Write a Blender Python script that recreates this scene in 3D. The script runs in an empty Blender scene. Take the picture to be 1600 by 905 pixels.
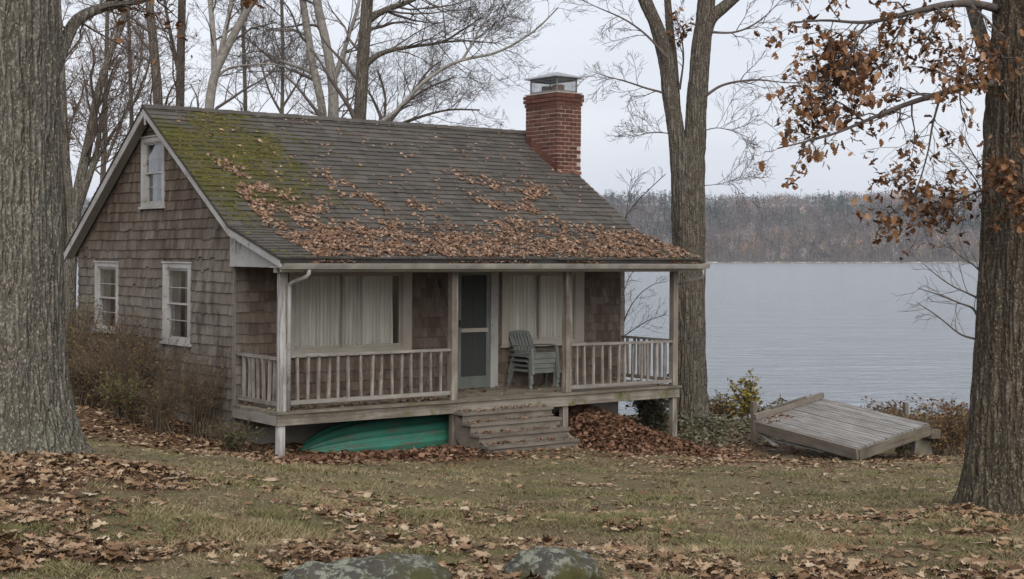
import bpy, math, random
import numpy as np
from mathutils import Vector, Matrix

random.seed(7)
rng = np.random.default_rng(11)
R = math.radians
S = bpy.context.scene
COL = S.collection

# ------------------------------------------------------------------ camera, sky, sun, exposure
ZC = 3.9                      # camera height over the lake
F = 2300.0                    # focal length in pixels of the 1600 px wide photograph
cam_d = bpy.data.cameras.new('camera')
cam = bpy.data.objects.new('camera', cam_d)
COL.objects.link(cam)
cam.location = (0, 0, ZC)
cam.rotation_euler = (R(90), 0, 0)
cam_d.sensor_width = 36
cam_d.lens = F / 1600 * 36
cam_d.shift_y = -(452.5 - 405) / 1600
cam_d.clip_start = 0.1
cam_d.clip_end = 9000
S.camera = cam

SUN_EL, SUN_AZ = 36, 8        # soft light through the cloud from behind the camera
world = bpy.data.worlds.new('World')
S.world = world
world.use_nodes = True
wn = world.node_tree
wn.nodes.clear()
w_out = wn.nodes.new('ShaderNodeOutputWorld')
w_bg = wn.nodes.new('ShaderNodeBackground')
w_sky = wn.nodes.new('ShaderNodeTexSky')
w_sky.sky_type = 'NISHITA'
w_sky.sun_disc = False
w_sky.sun_elevation = R(SUN_EL)
w_sky.sun_rotation = R(180 - SUN_AZ)
w_sky.dust_density = 4
w_tc = wn.nodes.new('ShaderNodeTexCoord')
w_map = wn.nodes.new('ShaderNodeMapping')
w_map.inputs['Scale'].default_value = (1.2, 1.2, 5.0)
w_noise = wn.nodes.new('ShaderNodeTexNoise')
w_noise.inputs['Scale'].default_value = 1.6
w_noise.inputs['Detail'].default_value = 5
w_noise.inputs['Roughness'].default_value = 0.5
w_ramp = wn.nodes.new('ShaderNodeValToRGB')
w_ramp.color_ramp.elements[0].position = 0.32
w_ramp.color_ramp.elements[0].color = (0.395, 0.415, 0.462, 1)
w_ramp.color_ramp.elements[1].position = 0.68
w_ramp.color_ramp.elements[1].color = (0.51, 0.526, 0.562, 1)
w_mul = wn.nodes.new('ShaderNodeVectorMath')
w_mul.operation = 'SCALE'
w_mul.inputs['Scale'].default_value = 10.0
w_mix = wn.nodes.new('ShaderNodeMix')
w_mix.data_type = 'RGBA'
w_mix.inputs[0].default_value = 0.93        # a closed cloud deck
w_bg.inputs['Strength'].default_value = 0.1
L = wn.links.new
L(w_tc.outputs['Generated'], w_map.inputs['Vector'])
L(w_map.outputs['Vector'], w_noise.inputs['Vector'])
L(w_noise.outputs['Fac'], w_ramp.inputs['Fac'])
L(w_ramp.outputs['Color'], w_mul.inputs[0])
L(w_sky.outputs['Color'], w_mix.inputs[6])
L(w_mul.outputs['Vector'], w_mix.inputs[7])
L(w_mix.outputs[2], w_bg.inputs['Color'])
L(w_bg.outputs['Background'], w_out.inputs['Surface'])

sun_d = bpy.data.lights.new('sun', 'SUN')
sun_d.energy = 1.5
sun_d.angle = R(60)
sun_d.color = (1.0, 0.93, 0.82)
sun = bpy.data.objects.new('sun', sun_d)
COL.objects.link(sun)
sun.rotation_euler = (R(90 - SUN_EL), 0, R(SUN_AZ))
sun.location = (10, -20, 40)

S.view_settings.view_transform = 'Standard'
S.view_settings.look = 'None'
S.view_settings.exposure = 0.9
S.view_settings.gamma = 1.0
S.view_settings.use_curve_mapping = False
S.render.engine = 'CYCLES'
S.cycles.max_bounces = 6
S.cycles.diffuse_bounces = 3
S.cycles.glossy_bounces = 3
S.cycles.transparent_max_bounces = 8
S.cycles.volume_bounces = 0
S.cycles.use_denoising = True

# ------------------------------------------------------------------ numbers: noise, picture point to place
def _hash(ix, iy, iz):
    n = (ix * 374761393 + iy * 668265263 + iz * 2147483647 + 974711) & 0x7fffffff
    n = ((n ^ (n >> 13)) * 1274126177) & 0x7fffffff
    n = ((n ^ (n >> 16)) * 1103515245 + 12345) & 0x7fffffff
    return n.astype(np.float64) / 0x7fffffff

def vnoise(p):
    p = np.asarray(p, float)
    i = np.floor(p).astype(np.int64)
    f = p - i
    f = f * f * (3 - 2 * f)
    x, y, z = i[..., 0], i[..., 1], i[..., 2]
    fx, fy, fz = f[..., 0], f[..., 1], f[..., 2]
    def c(a, b, d): return _hash(x + a, y + b, z + d)
    x00 = c(0,0,0) * (1-fx) + c(1,0,0) * fx
    x10 = c(0,1,0) * (1-fx) + c(1,1,0) * fx
    x01 = c(0,0,1) * (1-fx) + c(1,0,1) * fx
    x11 = c(0,1,1) * (1-fx) + c(1,1,1) * fx
    return (x00 * (1-fy) + x10 * fy) * (1-fz) + (x01 * (1-fy) + x11 * fy) * fz

def fbm(p, o=4):
    p = np.asarray(p, float)
    s = 0; a = 0.5; t = 0
    for k in range(o):
        s = s + a * vnoise(p * 2 ** k + 17.3 * k); t += a; a *= 0.5
    return s / t

def n2(x, y, sc, o=3, seed=0.0):
    x = np.asarray(x, float); y = np.asarray(y, float)
    return fbm(np.stack([x * sc + seed, y * sc - seed, np.zeros_like(x) + seed * .37], -1), o)

def sstep(a, b, x):
    t = np.clip((np.asarray(x, float) - a) / (b - a), 0, 1)
    return t * t * (3 - 2 * t)

def at(px, py, d):
    return np.array([(px - 800) / F * d, d, ZC - (py - 405) / F * d])

# ------------------------------------------------------------------ mesh helpers
def link(name, me, mat=None, parent=None, smooth=False):
    o = bpy.data.objects.new(name, me)
    COL.objects.link(o)
    if mat is not None and len(me.materials) == 0:
        me.materials.append(mat)
    if parent is not None:
        o.parent = parent
    if smooth:
        me.polygons.foreach_set('use_smooth', [True] * len(me.polygons))
    return o

def np_mesh(name, verts, faces):
    """verts (n,3); faces (m,k) all of one size k"""
    verts = np.ascontiguousarray(verts, np.float32)
    faces = np.ascontiguousarray(faces, np.int32)
    me = bpy.data.meshes.new(name)
    m, k = faces.shape
    me.vertices.add(len(verts)); me.vertices.foreach_set('co', verts.ravel())
    me.loops.add(m * k); me.loops.foreach_set('vertex_index', faces.ravel())
    me.polygons.add(m)
    me.polygons.foreach_set('loop_start', np.arange(0, m * k, k, dtype=np.int32))
    me.polygons.foreach_set('loop_total', np.full(m, k, np.int32))
    me.update(calc_edges=True)
    return me

class MB:
    def __init__(self): self.v = []; self.f = []
    def add(self, vs, fs):
        b = len(self.v)
        self.v += [tuple(map(float, p)) for p in vs]
        self.f += [tuple(i + b for i in f) for f in fs]
        return self
    def box(self, lo, hi):
        x0, y0, z0 = lo; x1, y1, z1 = hi
        return self.add([(x0,y0,z0),(x1,y0,z0),(x1,y1,z0),(x0,y1,z0),(x0,y0,z1),(x1,y0,z1),(x1,y1,z1),(x0,y1,z1)],
                        [(0,3,2,1),(4,5,6,7),(0,1,5,4),(1,2,6,5),(2,3,7,6),(3,0,4,7)])
    def hexa(self, p):       # 8 corners, bottom 4 then top 4
        return self.add(p, [(0,3,2,1),(4,5,6,7),(0,1,5,4),(1,2,6,5),(2,3,7,6),(3,0,4,7)])
    def bar(self, a, b, w, h, up=(0,0,1)):
        a = np.array(a, float); b = np.array(b, float)
        t = (b - a) / np.linalg.norm(b - a)
        u = np.array(up, float)
        s = np.cross(t, u); s /= np.linalg.norm(s)
        n = np.cross(s, t)
        q = []
        for e in (a, b):
            q += [e - s*w/2 - n*h/2, e + s*w/2 - n*h/2, e + s*w/2 + n*h/2, e - s*w/2 + n*h/2]
        return self.add(q, [(0,1,2,3),(7,6,5,4),(0,4,5,1),(1,5,6,2),(2,6,7,3),(3,7,4,0)])
    def extrude(self, prof, dvec):      # closed profile polygon, swept along a vector
        n = len(prof); d = np.array(dvec, float)
        vs = [np.array(p, float) for p in prof] + [np.array(p, float) + d for p in prof]
        fs = [tuple(range(n))[::-1], tuple(range(n, 2*n))] + [(i, (i+1) % n, n + (i+1) % n, n + i) for i in range(n)]
        return self.add(vs, fs)
    def tube(self, pts, r, k=8):
        pts = np.array(pts, float); n = len(pts)
        r = np.broadcast_to(np.array(r, float), (n,))
        vs, fs = tube_batch(pts[None], r[None], k)
        self.add(vs, fs)
        b = len(self.v) - n * k
        self.f.append(tuple(range(b, b + k))[::-1]); self.f.append(tuple(range(b + (n-1)*k, b + n*k)))
        return self
    def build(self, name, mat, parent=None, smooth=False):
        me = bpy.data.meshes.new(name)
        me.from_pydata(self.v, [], self.f)
        me.update()
        return link(name, me, mat, parent, smooth)

def tube_batch(pts, rad, k):
    """pts (N,n,3), rad (N,n) -> verts, quads"""
    N, n, _ = pts.shape
    tan = np.gradient(pts, axis=1)
    tan /= np.linalg.norm(tan, axis=2, keepdims=True) + 1e-9
    mean = tan.mean(1)
    ref = np.where(np.abs(mean[:, 2:3]) > 0.8, np.array([[1., .1, 0]]), np.array([[0.1, 0, 1.]]))
    a = np.cross(tan, ref[:, None, :]); a /= np.linalg.norm(a, axis=2, keepdims=True) + 1e-9
    b = np.cross(tan, a)
    th = np.arange(k) * 2 * math.pi / k
    ring = a[:, :, None, :] * np.cos(th)[None, None, :, None] + b[:, :, None, :] * np.sin(th)[None, None, :, None]
    v = pts[:, :, None, :] + ring * rad[:, :, None, None]
    idx = np.arange(N * n * k).reshape(N, n, k)
    nx = np.roll(idx, -1, axis=2)
    f = np.stack([idx[:, :-1], nx[:, :-1], nx[:, 1:], idx[:, 1:]], -1).reshape(-1, 4)
    return v.reshape(-1, 3), f

def tag(o, label, cat, group=None, kind=None):
    if label: o['label'] = label
    if cat: o['category'] = cat
    if group: o['group'] = group
    if kind: o['kind'] = kind
    return o

def empty(name, loc, label=None, cat=None, group=None, rot=(0,0,0)):
    o = bpy.data.objects.new(name, None)
    COL.objects.link(o)
    o.empty_display_size = 0.3
    o.location = loc; o.rotation_euler = rot
    return tag(o, label, cat, group)

def structure(o):
    o['kind'] = 'structure'; return o

# ------------------------------------------------------------------ materials
def new_mat(name):
    m = bpy.data.materials.new(name); m.use_nodes = True
    nt = m.node_tree
    b = nt.nodes['Principled BSDF']
    return m, nt, b

class NT:
    """tiny node writer"""
    def __init__(self, name):
        self.m, self.t, self.b = new_mat(name)
    def n(self, typ, **kw):
        nd = self.t.nodes.new(typ)
        for k, v in kw.items(): setattr(nd, k, v)
        return nd
    def l(self, a, b): self.t.links.new(a, b)
    def coord(self, kind='Object', scale=(1,1,1), obj=None, rnd=False):
        tc = self.n('ShaderNodeTexCoord')
        if obj is not None: tc.object = obj
        mp = self.n('ShaderNodeMapping')
        mp.inputs['Scale'].default_value = scale
        self.l(tc.outputs[kind], mp.inputs['Vector'])
        if rnd:
            oi = self.n('ShaderNodeObjectInfo')
            mu = self.n('ShaderNodeMath', operation='MULTIPLY'); mu.inputs[1].default_value = 37.0
            self.l(oi.outputs['Random'], mu.inputs[0])
            cb = self.n('ShaderNodeCombineXYZ')
            for i in range(3): self.l(mu.outputs[0], cb.inputs[i])
            self.l(cb.outputs[0], mp.inputs['Location'])
        return mp.outputs[0]
    def noise(self, vec, scale, detail=4, rough=0.55, dist=0.0):
        nd = self.n('ShaderNodeTexNoise')
        nd.inputs['Scale'].default_value = scale; nd.inputs['Detail'].default_value = detail
        nd.inputs['Roughness'].default_value = rough; nd.inputs['Distortion'].default_value = dist
        if vec is not None: self.l(vec, nd.inputs['Vector'])
        return nd.outputs['Fac']
    def ramp(self, fac, stops, interp='LINEAR'):
        nd = self.n('ShaderNodeValToRGB')
        cr = nd.color_ramp; cr.interpolation = interp
        while len(cr.elements) < len(stops): cr.elements.new(0.5)
        for e, (p, c) in zip(cr.elements, stops):
            e.position = p
            e.color = (*c, 1) if len(c) == 3 else c
        self.l(fac, nd.inputs['Fac'])
        return nd.outputs['Color']
    def mix(self, fac, a, b, mode='MIX'):
        nd = self.n('ShaderNodeMix', data_type='RGBA', blend_type=mode)
        for sock, v in ((nd.inputs[0], fac), (nd.inputs[6], a), (nd.inputs[7], b)):
            if isinstance(v, (int, float)): sock.default_value = v
            elif isinstance(v, tuple): sock.default_value = (*v, 1)
            else: self.l(v, sock)
        return nd.outputs[2]
    def math(self, op, a, b=None, clamp=False):
        nd = self.n('ShaderNodeMath', operation=op); nd.use_clamp = clamp
        for i, v in enumerate((a, b)):
            if v is None: continue
            if isinstance(v, (int, float)): nd.inputs[i].default_value = v
            else: self.l(v, nd.inputs[i])
        return nd.outputs[0]
    def maprange(self, v, a, b, c=0., d=1., smooth=True):
        nd = self.n('ShaderNodeMapRange'); nd.interpolation_type = 'SMOOTHSTEP' if smooth else 'LINEAR'
        self.l(v, nd.inputs[0])
        for i, x in enumerate((a, b, c, d)): nd.inputs[i + 1].default_value = x
        return nd.outputs[0]
    def random(self):
        g = self.n('ShaderNodeNewGeometry'); o = self.n('ShaderNodeObjectInfo')
        s = self.math('ADD', g.outputs['Random Per Island'], o.outputs['Random'])
        return self.math('FRACT', s)
    def bump(self, h, strength=0.4, dist=0.01):
        nd = self.n('ShaderNodeBump')
        nd.inputs['Strength'].default_value = strength; nd.inputs['Distance'].default_value = dist
        self.l(h, nd.inputs['Height']); self.l(nd.outputs[0], self.b.inputs['Normal'])
    def col(self, c):
        if isinstance(c, tuple): self.b.inputs['Base Color'].default_value = (*c, 1)
        else: self.l(c, self.b.inputs['Base Color'])
    def done(self, rough=0.85, spec=0.3, metal=0.0):
        self.b.inputs['Roughness'].default_value = rough
        self.b.inputs['Specular IOR Level'].default_value = spec
        self.b.inputs['Metallic'].default_value = metal
        return self.m

M = {}
def flat(o):
    o.data.shade_flat(); return o
def simple(name, c, rough=.8, spec=.3, metal=0., var=0.25, scale=6.):
    t = NT(name)
    v = t.coord('Object', rnd=True)
    n = t.noise(v, scale, 5, .6)
    lo = tuple(x * (1 - var) for x in c); hi = tuple(min(1, x * (1 + var)) for x in c)
    t.col(t.ramp(n, [(.3, lo), (.7, hi)]))
    M[name] = t.done(rough, spec, metal)

def wood(name, axis, base, dark, light=None, moss=0.0, paint=None, paint_amt=.5, rough=.85):
    """weathered timber; grain runs along the axis"""
    t = NT(name)
    sc = [14., 14., 14.]; sc[axis] = 0.9
    v = t.coord('Object', tuple(sc), rnd=True)
    v2 = t.coord('Object', (1.5, 1.5, 1.5), rnd=True)
    g = t.noise(v, 2.2, 6, .65)
    light = light or tuple(min(1, x * 1.35) for x in base)
    c = t.ramp(g, [(.25, dark), (.5, base), (.75, light)])
    blot = t.noise(v2, 1.7, 5, .6)
    c = t.mix(t.ramp(blot, [(.38, (0,0,0)), (.64, (1,1,1))]), c, t.mix(.75, c, dark))
    r = t.random()
    c = t.mix(t.math('MULTIPLY', r, .35), c, light)
    if paint:
        pn = t.noise(t.coord('Object', tuple(x * .35 for x in sc), rnd=True), 3.0, 7, .7)
        c = t.mix(t.ramp(pn, [(paint_amt - .05, (1,1,1)), (paint_amt + .05, (0,0,0))]), c, paint)
    if moss:
        mn = t.noise(v2, 2.6, 6, .65)
        c = t.mix(t.ramp(mn, [(1 - moss, (0,0,0)), (1.12 - moss, (1,1,1))]), c, (.10, .105, .035))
    t.col(c)
    t.bump(g, .35, .006)
    M[name] = t.done(rough, .25)

# ------------------------------------------------------------------ the land
DECKZ = ZC - 2.032
YAW = .651
OX, OY = -3.901, 20.705
cU = np.array([math.cos(YAW), math.sin(YAW)]); cV = np.array([-math.sin(YAW), math.cos(YAW)])
TU, TV = -.003, .008
def house(u, v, z=0.):
    p = np.array([OX, OY]) + cU * u + cV * v
    return np.array([p[0], p[1], DECKZ + z + TU * u + TV * v])
def to_house(x, y):
    dx, dy = np.asarray(x) - OX, np.asarray(y) - OY
    return dx * cU[0] + dy * cU[1], dx * cV[0] + dy * cV[1]

_ctrl = np.array([
 (-3.8,11,-1.42),(-5.5,8,-1.2),(-2.4,13,-1.9),(-1.6,6.6,-1.5),(0,7.36,-1.63),(2.4,7.36,-1.66),(0,3,-1.5),(-6,3,-1.1),(6,4,-1.75),
 (4.0,11.7,-1.99),(6.5,13,-2.2),(0,13,-2.17),(-6.6,20,-2.12),(-5.2,18.6,-2.3),(-4.4,17,-2.2),(-8.5,25.5,-2.05),(-3.1,19.6,-2.66),(-1.2,20.4,-2.72),(.9,21.6,-2.80),
 (2.6,24.1,-3.17),(3.3,27,-2.98),(5.2,21.8,-3.0),(4.2,25,-3.14),(6.6,23.3,-3.1),(7.5,27,-3.3),(2.5,21,-2.86),(9,21,-2.9),
 (-1,24,-2.85),(-4,26,-2.6),(-6.5,28,-2.5),(-12,22,-1.6),(-14,34,-1.7),(-9,40,-2.2),(-25,30,-.8),(-30,60,-.8),(-20,5,-.6),(14,14,-2.4),(20,5,-2.2),(22,25,-2.9),
 (0,-8,-1.3),(-20,-10,-.4),(20,-10,-1.8),(3,30,-3.25),(7,30,-3.45)], float)
_cx = _ctrl[:, :2]
def _rb(a, b): return np.sqrt(((a[:, None, :] - b[None, :, :]) ** 2).sum(-1) + .6)
_n = len(_ctrl)
_A = np.zeros((_n + 3, _n + 3)); _A[:_n, :_n] = _rb(_cx, _cx) - .05 * np.eye(_n)
_A[:_n, _n] = 1; _A[:_n, _n+1:] = _cx; _A[_n:, :_n] = _A[:_n, _n:].T
_w = np.linalg.solve(_A, np.concatenate([_ctrl[:, 2] + ZC, [0, 0, 0]]))
def shore_y(x):
    x = np.asarray(x, float)
    return 34.5 + np.maximum(0, 2 - x) * 1.35 + .08 * np.maximum(0, x - 2) + 1.2 * np.sin(x * .21) + .5 * np.sin(x * .8 + 1)
def gz(x, y):
    x = np.asarray(x, float); y = np.asarray(y, float)
    sh = x.shape
    p = np.stack([x.ravel(), y.ravel()], -1)
    pc = np.stack([np.clip(p[:, 0], -32, 24), np.clip(p[:, 1], -10, 62)], -1)
    z = np.concatenate([_rb(q, _cx) @ _w[:_n] + _w[_n] + q @ _w[_n+1:] for q in np.array_split(pc, max(1, len(pc) // 20000))])
    z += .16 * (n2(p[:, 0], p[:, 1], .45, 3, 3.1) - .5) + .11 * (n2(p[:, 0], p[:, 1], 1.7, 3, 8.2) - .5)
    s = p[:, 1] - shore_y(p[:, 0])
    t = sstep(-5, 0, s)
    z = np.maximum(z, .25) * (1 - t) - .02 * t
    z = np.where(s > 0, np.maximum(-.02 - .18 * s, -3.0), z)
    return z.reshape(sh)
def g1(x, y): return float(gz(np.array([x]), np.array([y]))[0])

# lawn / litter maps, in metres on the ground
def litter(x, y):
    """0..1, how much of the ground the fallen leaves cover"""
    u, v = to_house(x, y)
    a = n2(x, y, .55, 3, 5.5); b = n2(x, y, 1.7, 3, 1.5)
    c = n2(x, y, 3.3, 2, 9.5)
    front = sstep(-3.0, -2.0, v + 1.4 * (a - .5)) * sstep(-3.0, -1.0, u) * (1 - sstep(7.8, 9.6, u))
    left = (1 - sstep(.5, 1.9, np.hypot(x + 3.6, (y - 9.6) * .8) + 2.2 * (a - .5) + 1.2 * (b - .5)))
    strip = sstep(.0, 1., 1 - (y - 7.5 - 1.8 * (a - .5)) / .9) * sstep(.40, .58, b) * .75
    patch = sstep(.55, .66, a * .45 + b * .62 - .012 * np.abs(y - 9)) * .6 * sstep(.35, .6, c)
    oak = (1 - sstep(.3, 1.1, np.hypot((x - 3.5) * .8, (y - 11.1) * 1.3) + .8 * (b - .5))) * .6
    gab = sstep(.0, 1., (-u - .2)) * sstep(-1.2, 0., v) * .75
    bank = sstep(17., 22., y) * (.25 + .45 * sstep(.42, .58, b))
    k = .35 + .95 * sstep(.33, .58, c)
    return np.clip(np.maximum.reduce([front * (.55 + .45 * k), left * k, strip * k, patch, oak * k, gab, bank * k]), 0, 1)

def axis_grid(lo, hi, fine_lo, fine_hi, fs, cs):
    a = list(np.arange(fine_lo, fine_hi, fs))
    x = fine_lo; st = fs; pre = []
    while x > lo: st = min(cs, st * 1.25); x -= st; pre.append(x)
    x = fine_hi; st = fs; post = [x]
    while x < hi: st = min(cs, st * 1.25); x += st; post.append(x)
    return np.array(pre[::-1] + a + post)
gx = axis_grid(-1900, 1900, -9, 10, .14, 130)
gy = axis_grid(-300, 1420, 5, 34, .14, 90)
XX, YY = np.meshgrid(gx, gy)
ZZ = gz(XX, YY)
nx_, ny_ = len(gx), len(gy)
ii = np.arange(nx_ * ny_).reshape(ny_, nx_)
gf = np.stack([ii[:-1, :-1], ii[:-1, 1:], ii[1:, 1:], ii[1:, :-1]], -1).reshape(-1, 4)

t = NT('soil')
v = t.coord('Object')
c = t.ramp(t.noise(v, 1.1, 6, .65), [(.3, (.10, .080, .048)), (.46, (.165, .138, .078)), (.62, (.195, .165, .09)), (.8, (.25, .205, .135))])
c = t.mix(t.ramp(t.noise(v, 45, 5, .7), [(.35, (0,0,0)), (.7, (1,1,1))]), c, t.mix(.6, c, (.035, .025, .016)))
c = t.mix(t.ramp(t.noise(v, 12, 4, .6), [(.55, (0,0,0)), (.7, (1,1,1))]), c, (.16, .10, .065))
la = t.n('ShaderNodeAttribute', attribute_name='litter')
mat_ = t.ramp(t.noise(v, 26, 5, .7), [(.3, (.055, .032, .02)), (.55, (.13, .075, .046)), (.75, (.21, .135, .09))])
c = t.mix(t.maprange(t.math('ADD', la.outputs['Fac'], t.math('MULTIPLY', t.math('SUBTRACT', t.noise(v, 7, 4, .6), .5), .7)), .25, .6), c, mat_)
t.col(c); t.bump(t.noise(v, 60, 5, .7), .8, .02)
M['soil'] = t.done(.95, .1)
ground = link('ground', np_mesh('ground', np.stack([XX.ravel(), YY.ravel(), ZZ.ravel()], -1), gf), M['soil'], None, True)
_la = ground.data.attributes.new('litter', 'FLOAT', 'POINT')
_m = (np.abs(XX) < 22) & (YY > 4) & (YY < 36)
_lv = np.full(XX.shape, .22); _lv[_m] = litter(XX[_m], YY[_m])
_la.data.foreach_set('value', _lv.ravel().astype(np.float32))
structure(ground); ground['label'] = 'sloping lawn and lakebed under grass and fallen leaves'

# the lake
t = NT('lake_water')
v = t.coord('Object', (.5, 1.25, 1.0))
h1 = t.noise(v, 1.15, 6, .60, .8)
v3 = t.coord('Object', (.05, .16, 1.0))
h2 = t.noise(v3, .9, 4, .55, .4)
h3 = t.noise(t.coord('Object', (.26, .60, 1.0)), 1.0, 5, .6, 1.2)
h = t.math('ADD', t.math('ADD', t.math('MULTIPLY', h1, .55), t.math('MULTIPLY', h3, 1.3)), t.math('MULTIPLY', h2, 1.6))
t.col((.215, .245, .275))
t.bump(h, 1.0, .34)
t.b.inputs['IOR'].default_value = 1.33
M['lake_water'] = t.done(.12, .5)
lx = np.array([-2400., 2400.]);
lake = link('lake', np_mesh('lake', np.array([[-2400, 20, 0], [2400, 20, 0], [2400, 1700, 0], [-2400, 1700, 0]], float), np.array([[0, 1, 2, 3]])), M['lake_water'])
structure(lake); lake['label'] = 'grey rippled lake reaching to the wooded far shore'

# far hill
def hill_z(x, y):
    s = y - (1440 + 40 * np.sin(x * .004 + 1) + 18 * np.sin(x * .013))
    ridge = 69 + 16 * (n2(x, 0 * y, .006, 3, 2.2) - .5) - 6 * sstep(300, 900, np.abs(x - 250))
    return -3 + 5.0 * sstep(0, 8, s) + ridge * sstep(6, 330, s) ** .85
hx = np.linspace(-1900, 1900, 160); hy = np.concatenate([np.linspace(1370, 1840, 60), np.linspace(1900, 2900, 12)])
HX, HY = np.meshgrid(hx, hy)
hz = hill_z(HX, HY)
ii = np.arange(HX.size).reshape(HX.shape)
t = NT('hill_floor')
v = t.coord('Object')
t.col(t.ramp(t.noise(v, .05, 5, .6), [(.3, (.05, .044, .040)), (.7, (.11, .09, .075))]))
M['hill_floor'] = t.done(.95, .1)
hill = link('hill', np_mesh('hill', np.stack([HX.ravel(), HY.ravel(), hz.ravel()], -1),
      np.stack([ii[:-1, :-1], ii[:-1, 1:], ii[1:, 1:], ii[1:, :-1]], -1).reshape(-1, 4)), M['hill_floor'], None, True)
structure(hill); hill['label'] = 'long wooded hill across the lake'

def far_forest():
    def batch(N, x0, x1, s0, s1):
        x = rng.uniform(x0, x1, N)
        s = s0 + (s1 - s0) * rng.random(N) ** .9
        y = 1440 + 40 * np.sin(x * .004 + 1) + 18 * np.sin(x * .013) + s
        return x, y
    xs, ys = zip(batch(4300, 20, 640, 9, 345), batch(2300, -800, 20, 9, 345), batch(800, 640, 1000, 9, 345))
    x = np.concatenate([xs[0] if False else np.concatenate(xs)]); y = np.concatenate(ys)
    N = len(x); z = hill_z(x, y)
    patch = n2(x, y, .012, 3, 4.4)
    kind = np.zeros(N, int)
    rr = rng.random(N)
    kind[(patch > .55) & (rr < .62)] = 1
    kind[rr > .96] = 1
    kind[(patch < .43) & (rr < .25)] = 2
    H = np.where(kind == 1, rng.uniform(12, 22, N), rng.uniform(9, 19, N))
    V = []; C = []
    pal = [np.array([.118, .100, .095]), np.array([.020, .038, .027]), np.array([.18, .118, .072])]
    # pale trunks
    for kk in range(2):
        w = .16
        ox = rng.uniform(-1, 1, N) * kk * 2
        p = np.stack([x + ox, y - .3 * kk, z - .5], -1)
        tri = np.stack([p + [-w, 0, 0], p + [w, 0, 0], p + np.stack([rng.uniform(-.8, .8, N), np.zeros(N), H * .85], -1)], 1)
        tri2 = tri.copy(); tri2[:, 0, 1] += w; tri2[:, 1, 1] -= w; tri2[:, 0, 0] += w; tri2[:, 1, 0] -= w
        col = np.array([.30, .28, .27]) * rng.uniform(.45, 1.1, (N, 1))
        V += [tri, tri2]; C += [col, col]
    base = np.array([pal[k] for k in kind]) * np.exp(rng.normal(0, .48, (N, 1))) * (.75 + .7 * sstep(.35, .65, n2(x, y, .03, 2, 7.7))[:, None]) * (1 + rng.normal(0, .06, (N, 3)))
    for k in range(37):
        a = rng.random((N, 3)) * 2 - 1
        a /= np.linalg.norm(a, axis=1, keepdims=True) + 1e-6
        a *= rng.random((N, 1)) ** .4
        hh = rng.random(N)
        con = kind == 1
        cx = np.where(con, a[:, 0] * 3.2 * (1 - hh * .92), a[:, 0] * H * .32)
        cy = np.where(con, a[:, 1] * 3.2 * (1 - hh * .92), a[:, 1] * H * .32)
        cz = np.where(con, H * (.12 + .88 * hh), H * (.52 + .46 * a[:, 2]))
        p = np.stack([x + cx, y + cy, z + cz], -1)
        sz = np.where(con, 1.3, .95)[:, None] * rng.uniform(.6, 1.5, (N, 1))
        d1 = rng.normal(0, 1, (N, 3)); d1 /= np.linalg.norm(d1, axis=1, keepdims=True)
        d2 = rng.normal(0, 1, (N, 3)); d2 /= np.linalg.norm(d2, axis=1, keepdims=True)
        d1[:, 2] = np.where(con, d1[:, 2] * .4, np.abs(d1[:, 2]) + .6)
        V.append(np.stack([p - d2 * sz * .35, p + d2 * sz * .35, p + d1 * sz * 1.6], 1)); C.append(base * rng.uniform(.75, 1.25, (N, 1)))
    V = np.concatenate(V); C = np.concatenate(C)
    me = np_mesh('far_forest', V.reshape(-1, 3), np.arange(len(V) * 3).reshape(-1, 3))
    at_ = me.color_attributes.new('tone', 'FLOAT_COLOR', 'POINT')
    cc = np.ones((len(V) * 3, 4), np.float32); cc[:, :3] = np.repeat(np.clip(C, 0, 1), 3, 0)
    at_.data.foreach_set('color', cc.ravel())
    t = NT('far_trees')
    a = t.n('ShaderNodeVertexColor', layer_name='tone')
    t.col(a.outputs['Color'])
    M['far_trees'] = t.done(.95, .05)
    o = link('far_forest', me, M['far_trees'])
    tag(o, 'bare grey-brown wood with dark evergreens covering the far hill', 'forest', None, 'stuff')
far_forest()

# pale rocks and boathouse-like specks along the far shore read as a stony edge
def far_shore():
    V = []; N = 900
    x = rng.uniform(40, 700, N); y = 1440 + 40 * np.sin(x * .004 + 1) + 18 * np.sin(x * .013) + rng.uniform(1, 6, N)
    s = rng.uniform(.3, 1.5, N)
    base = np.array([[-1,-.7,0],[1,-.7,0],[.8,.7,0],[-.8,.7,0],[0.1,0,.7]])
    fs = np.array([[0,1,4],[1,2,4],[2,3,4],[3,0,4]])
    vs = (base[None] * s[:, None, None] * np.array([2.6, 1, 1.3])) + np.stack([x, y, np.full(N, .2)], -1)[:, None, :]
    f = (fs[None] + (np.arange(N) * 5)[:, None, None]).reshape(-1, 3)
    t = NT('shore_stone'); t.col(t.ramp(t.random(), [(0, (.14, .115, .075)), (.6, (.24, .20, .14)), (1, (.5, .48, .44))])); M['shore_stone'] = t.done(.9)
    o = link('shore_stones', np_mesh('shore_stones', vs.reshape(-1, 3), f), M['shore_stone'])
    tag(o, 'pale stones along the far shoreline', 'stones', None, 'stuff')
far_shore()
# ------------------------------------------------------------------ the cottage
cottage = empty('cottage', (OX, OY, DECKZ), 'small weathered shingle cottage with front porch, mossy roof and brick chimney', 'cottage', None, (TV, -TU, YAW))

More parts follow.
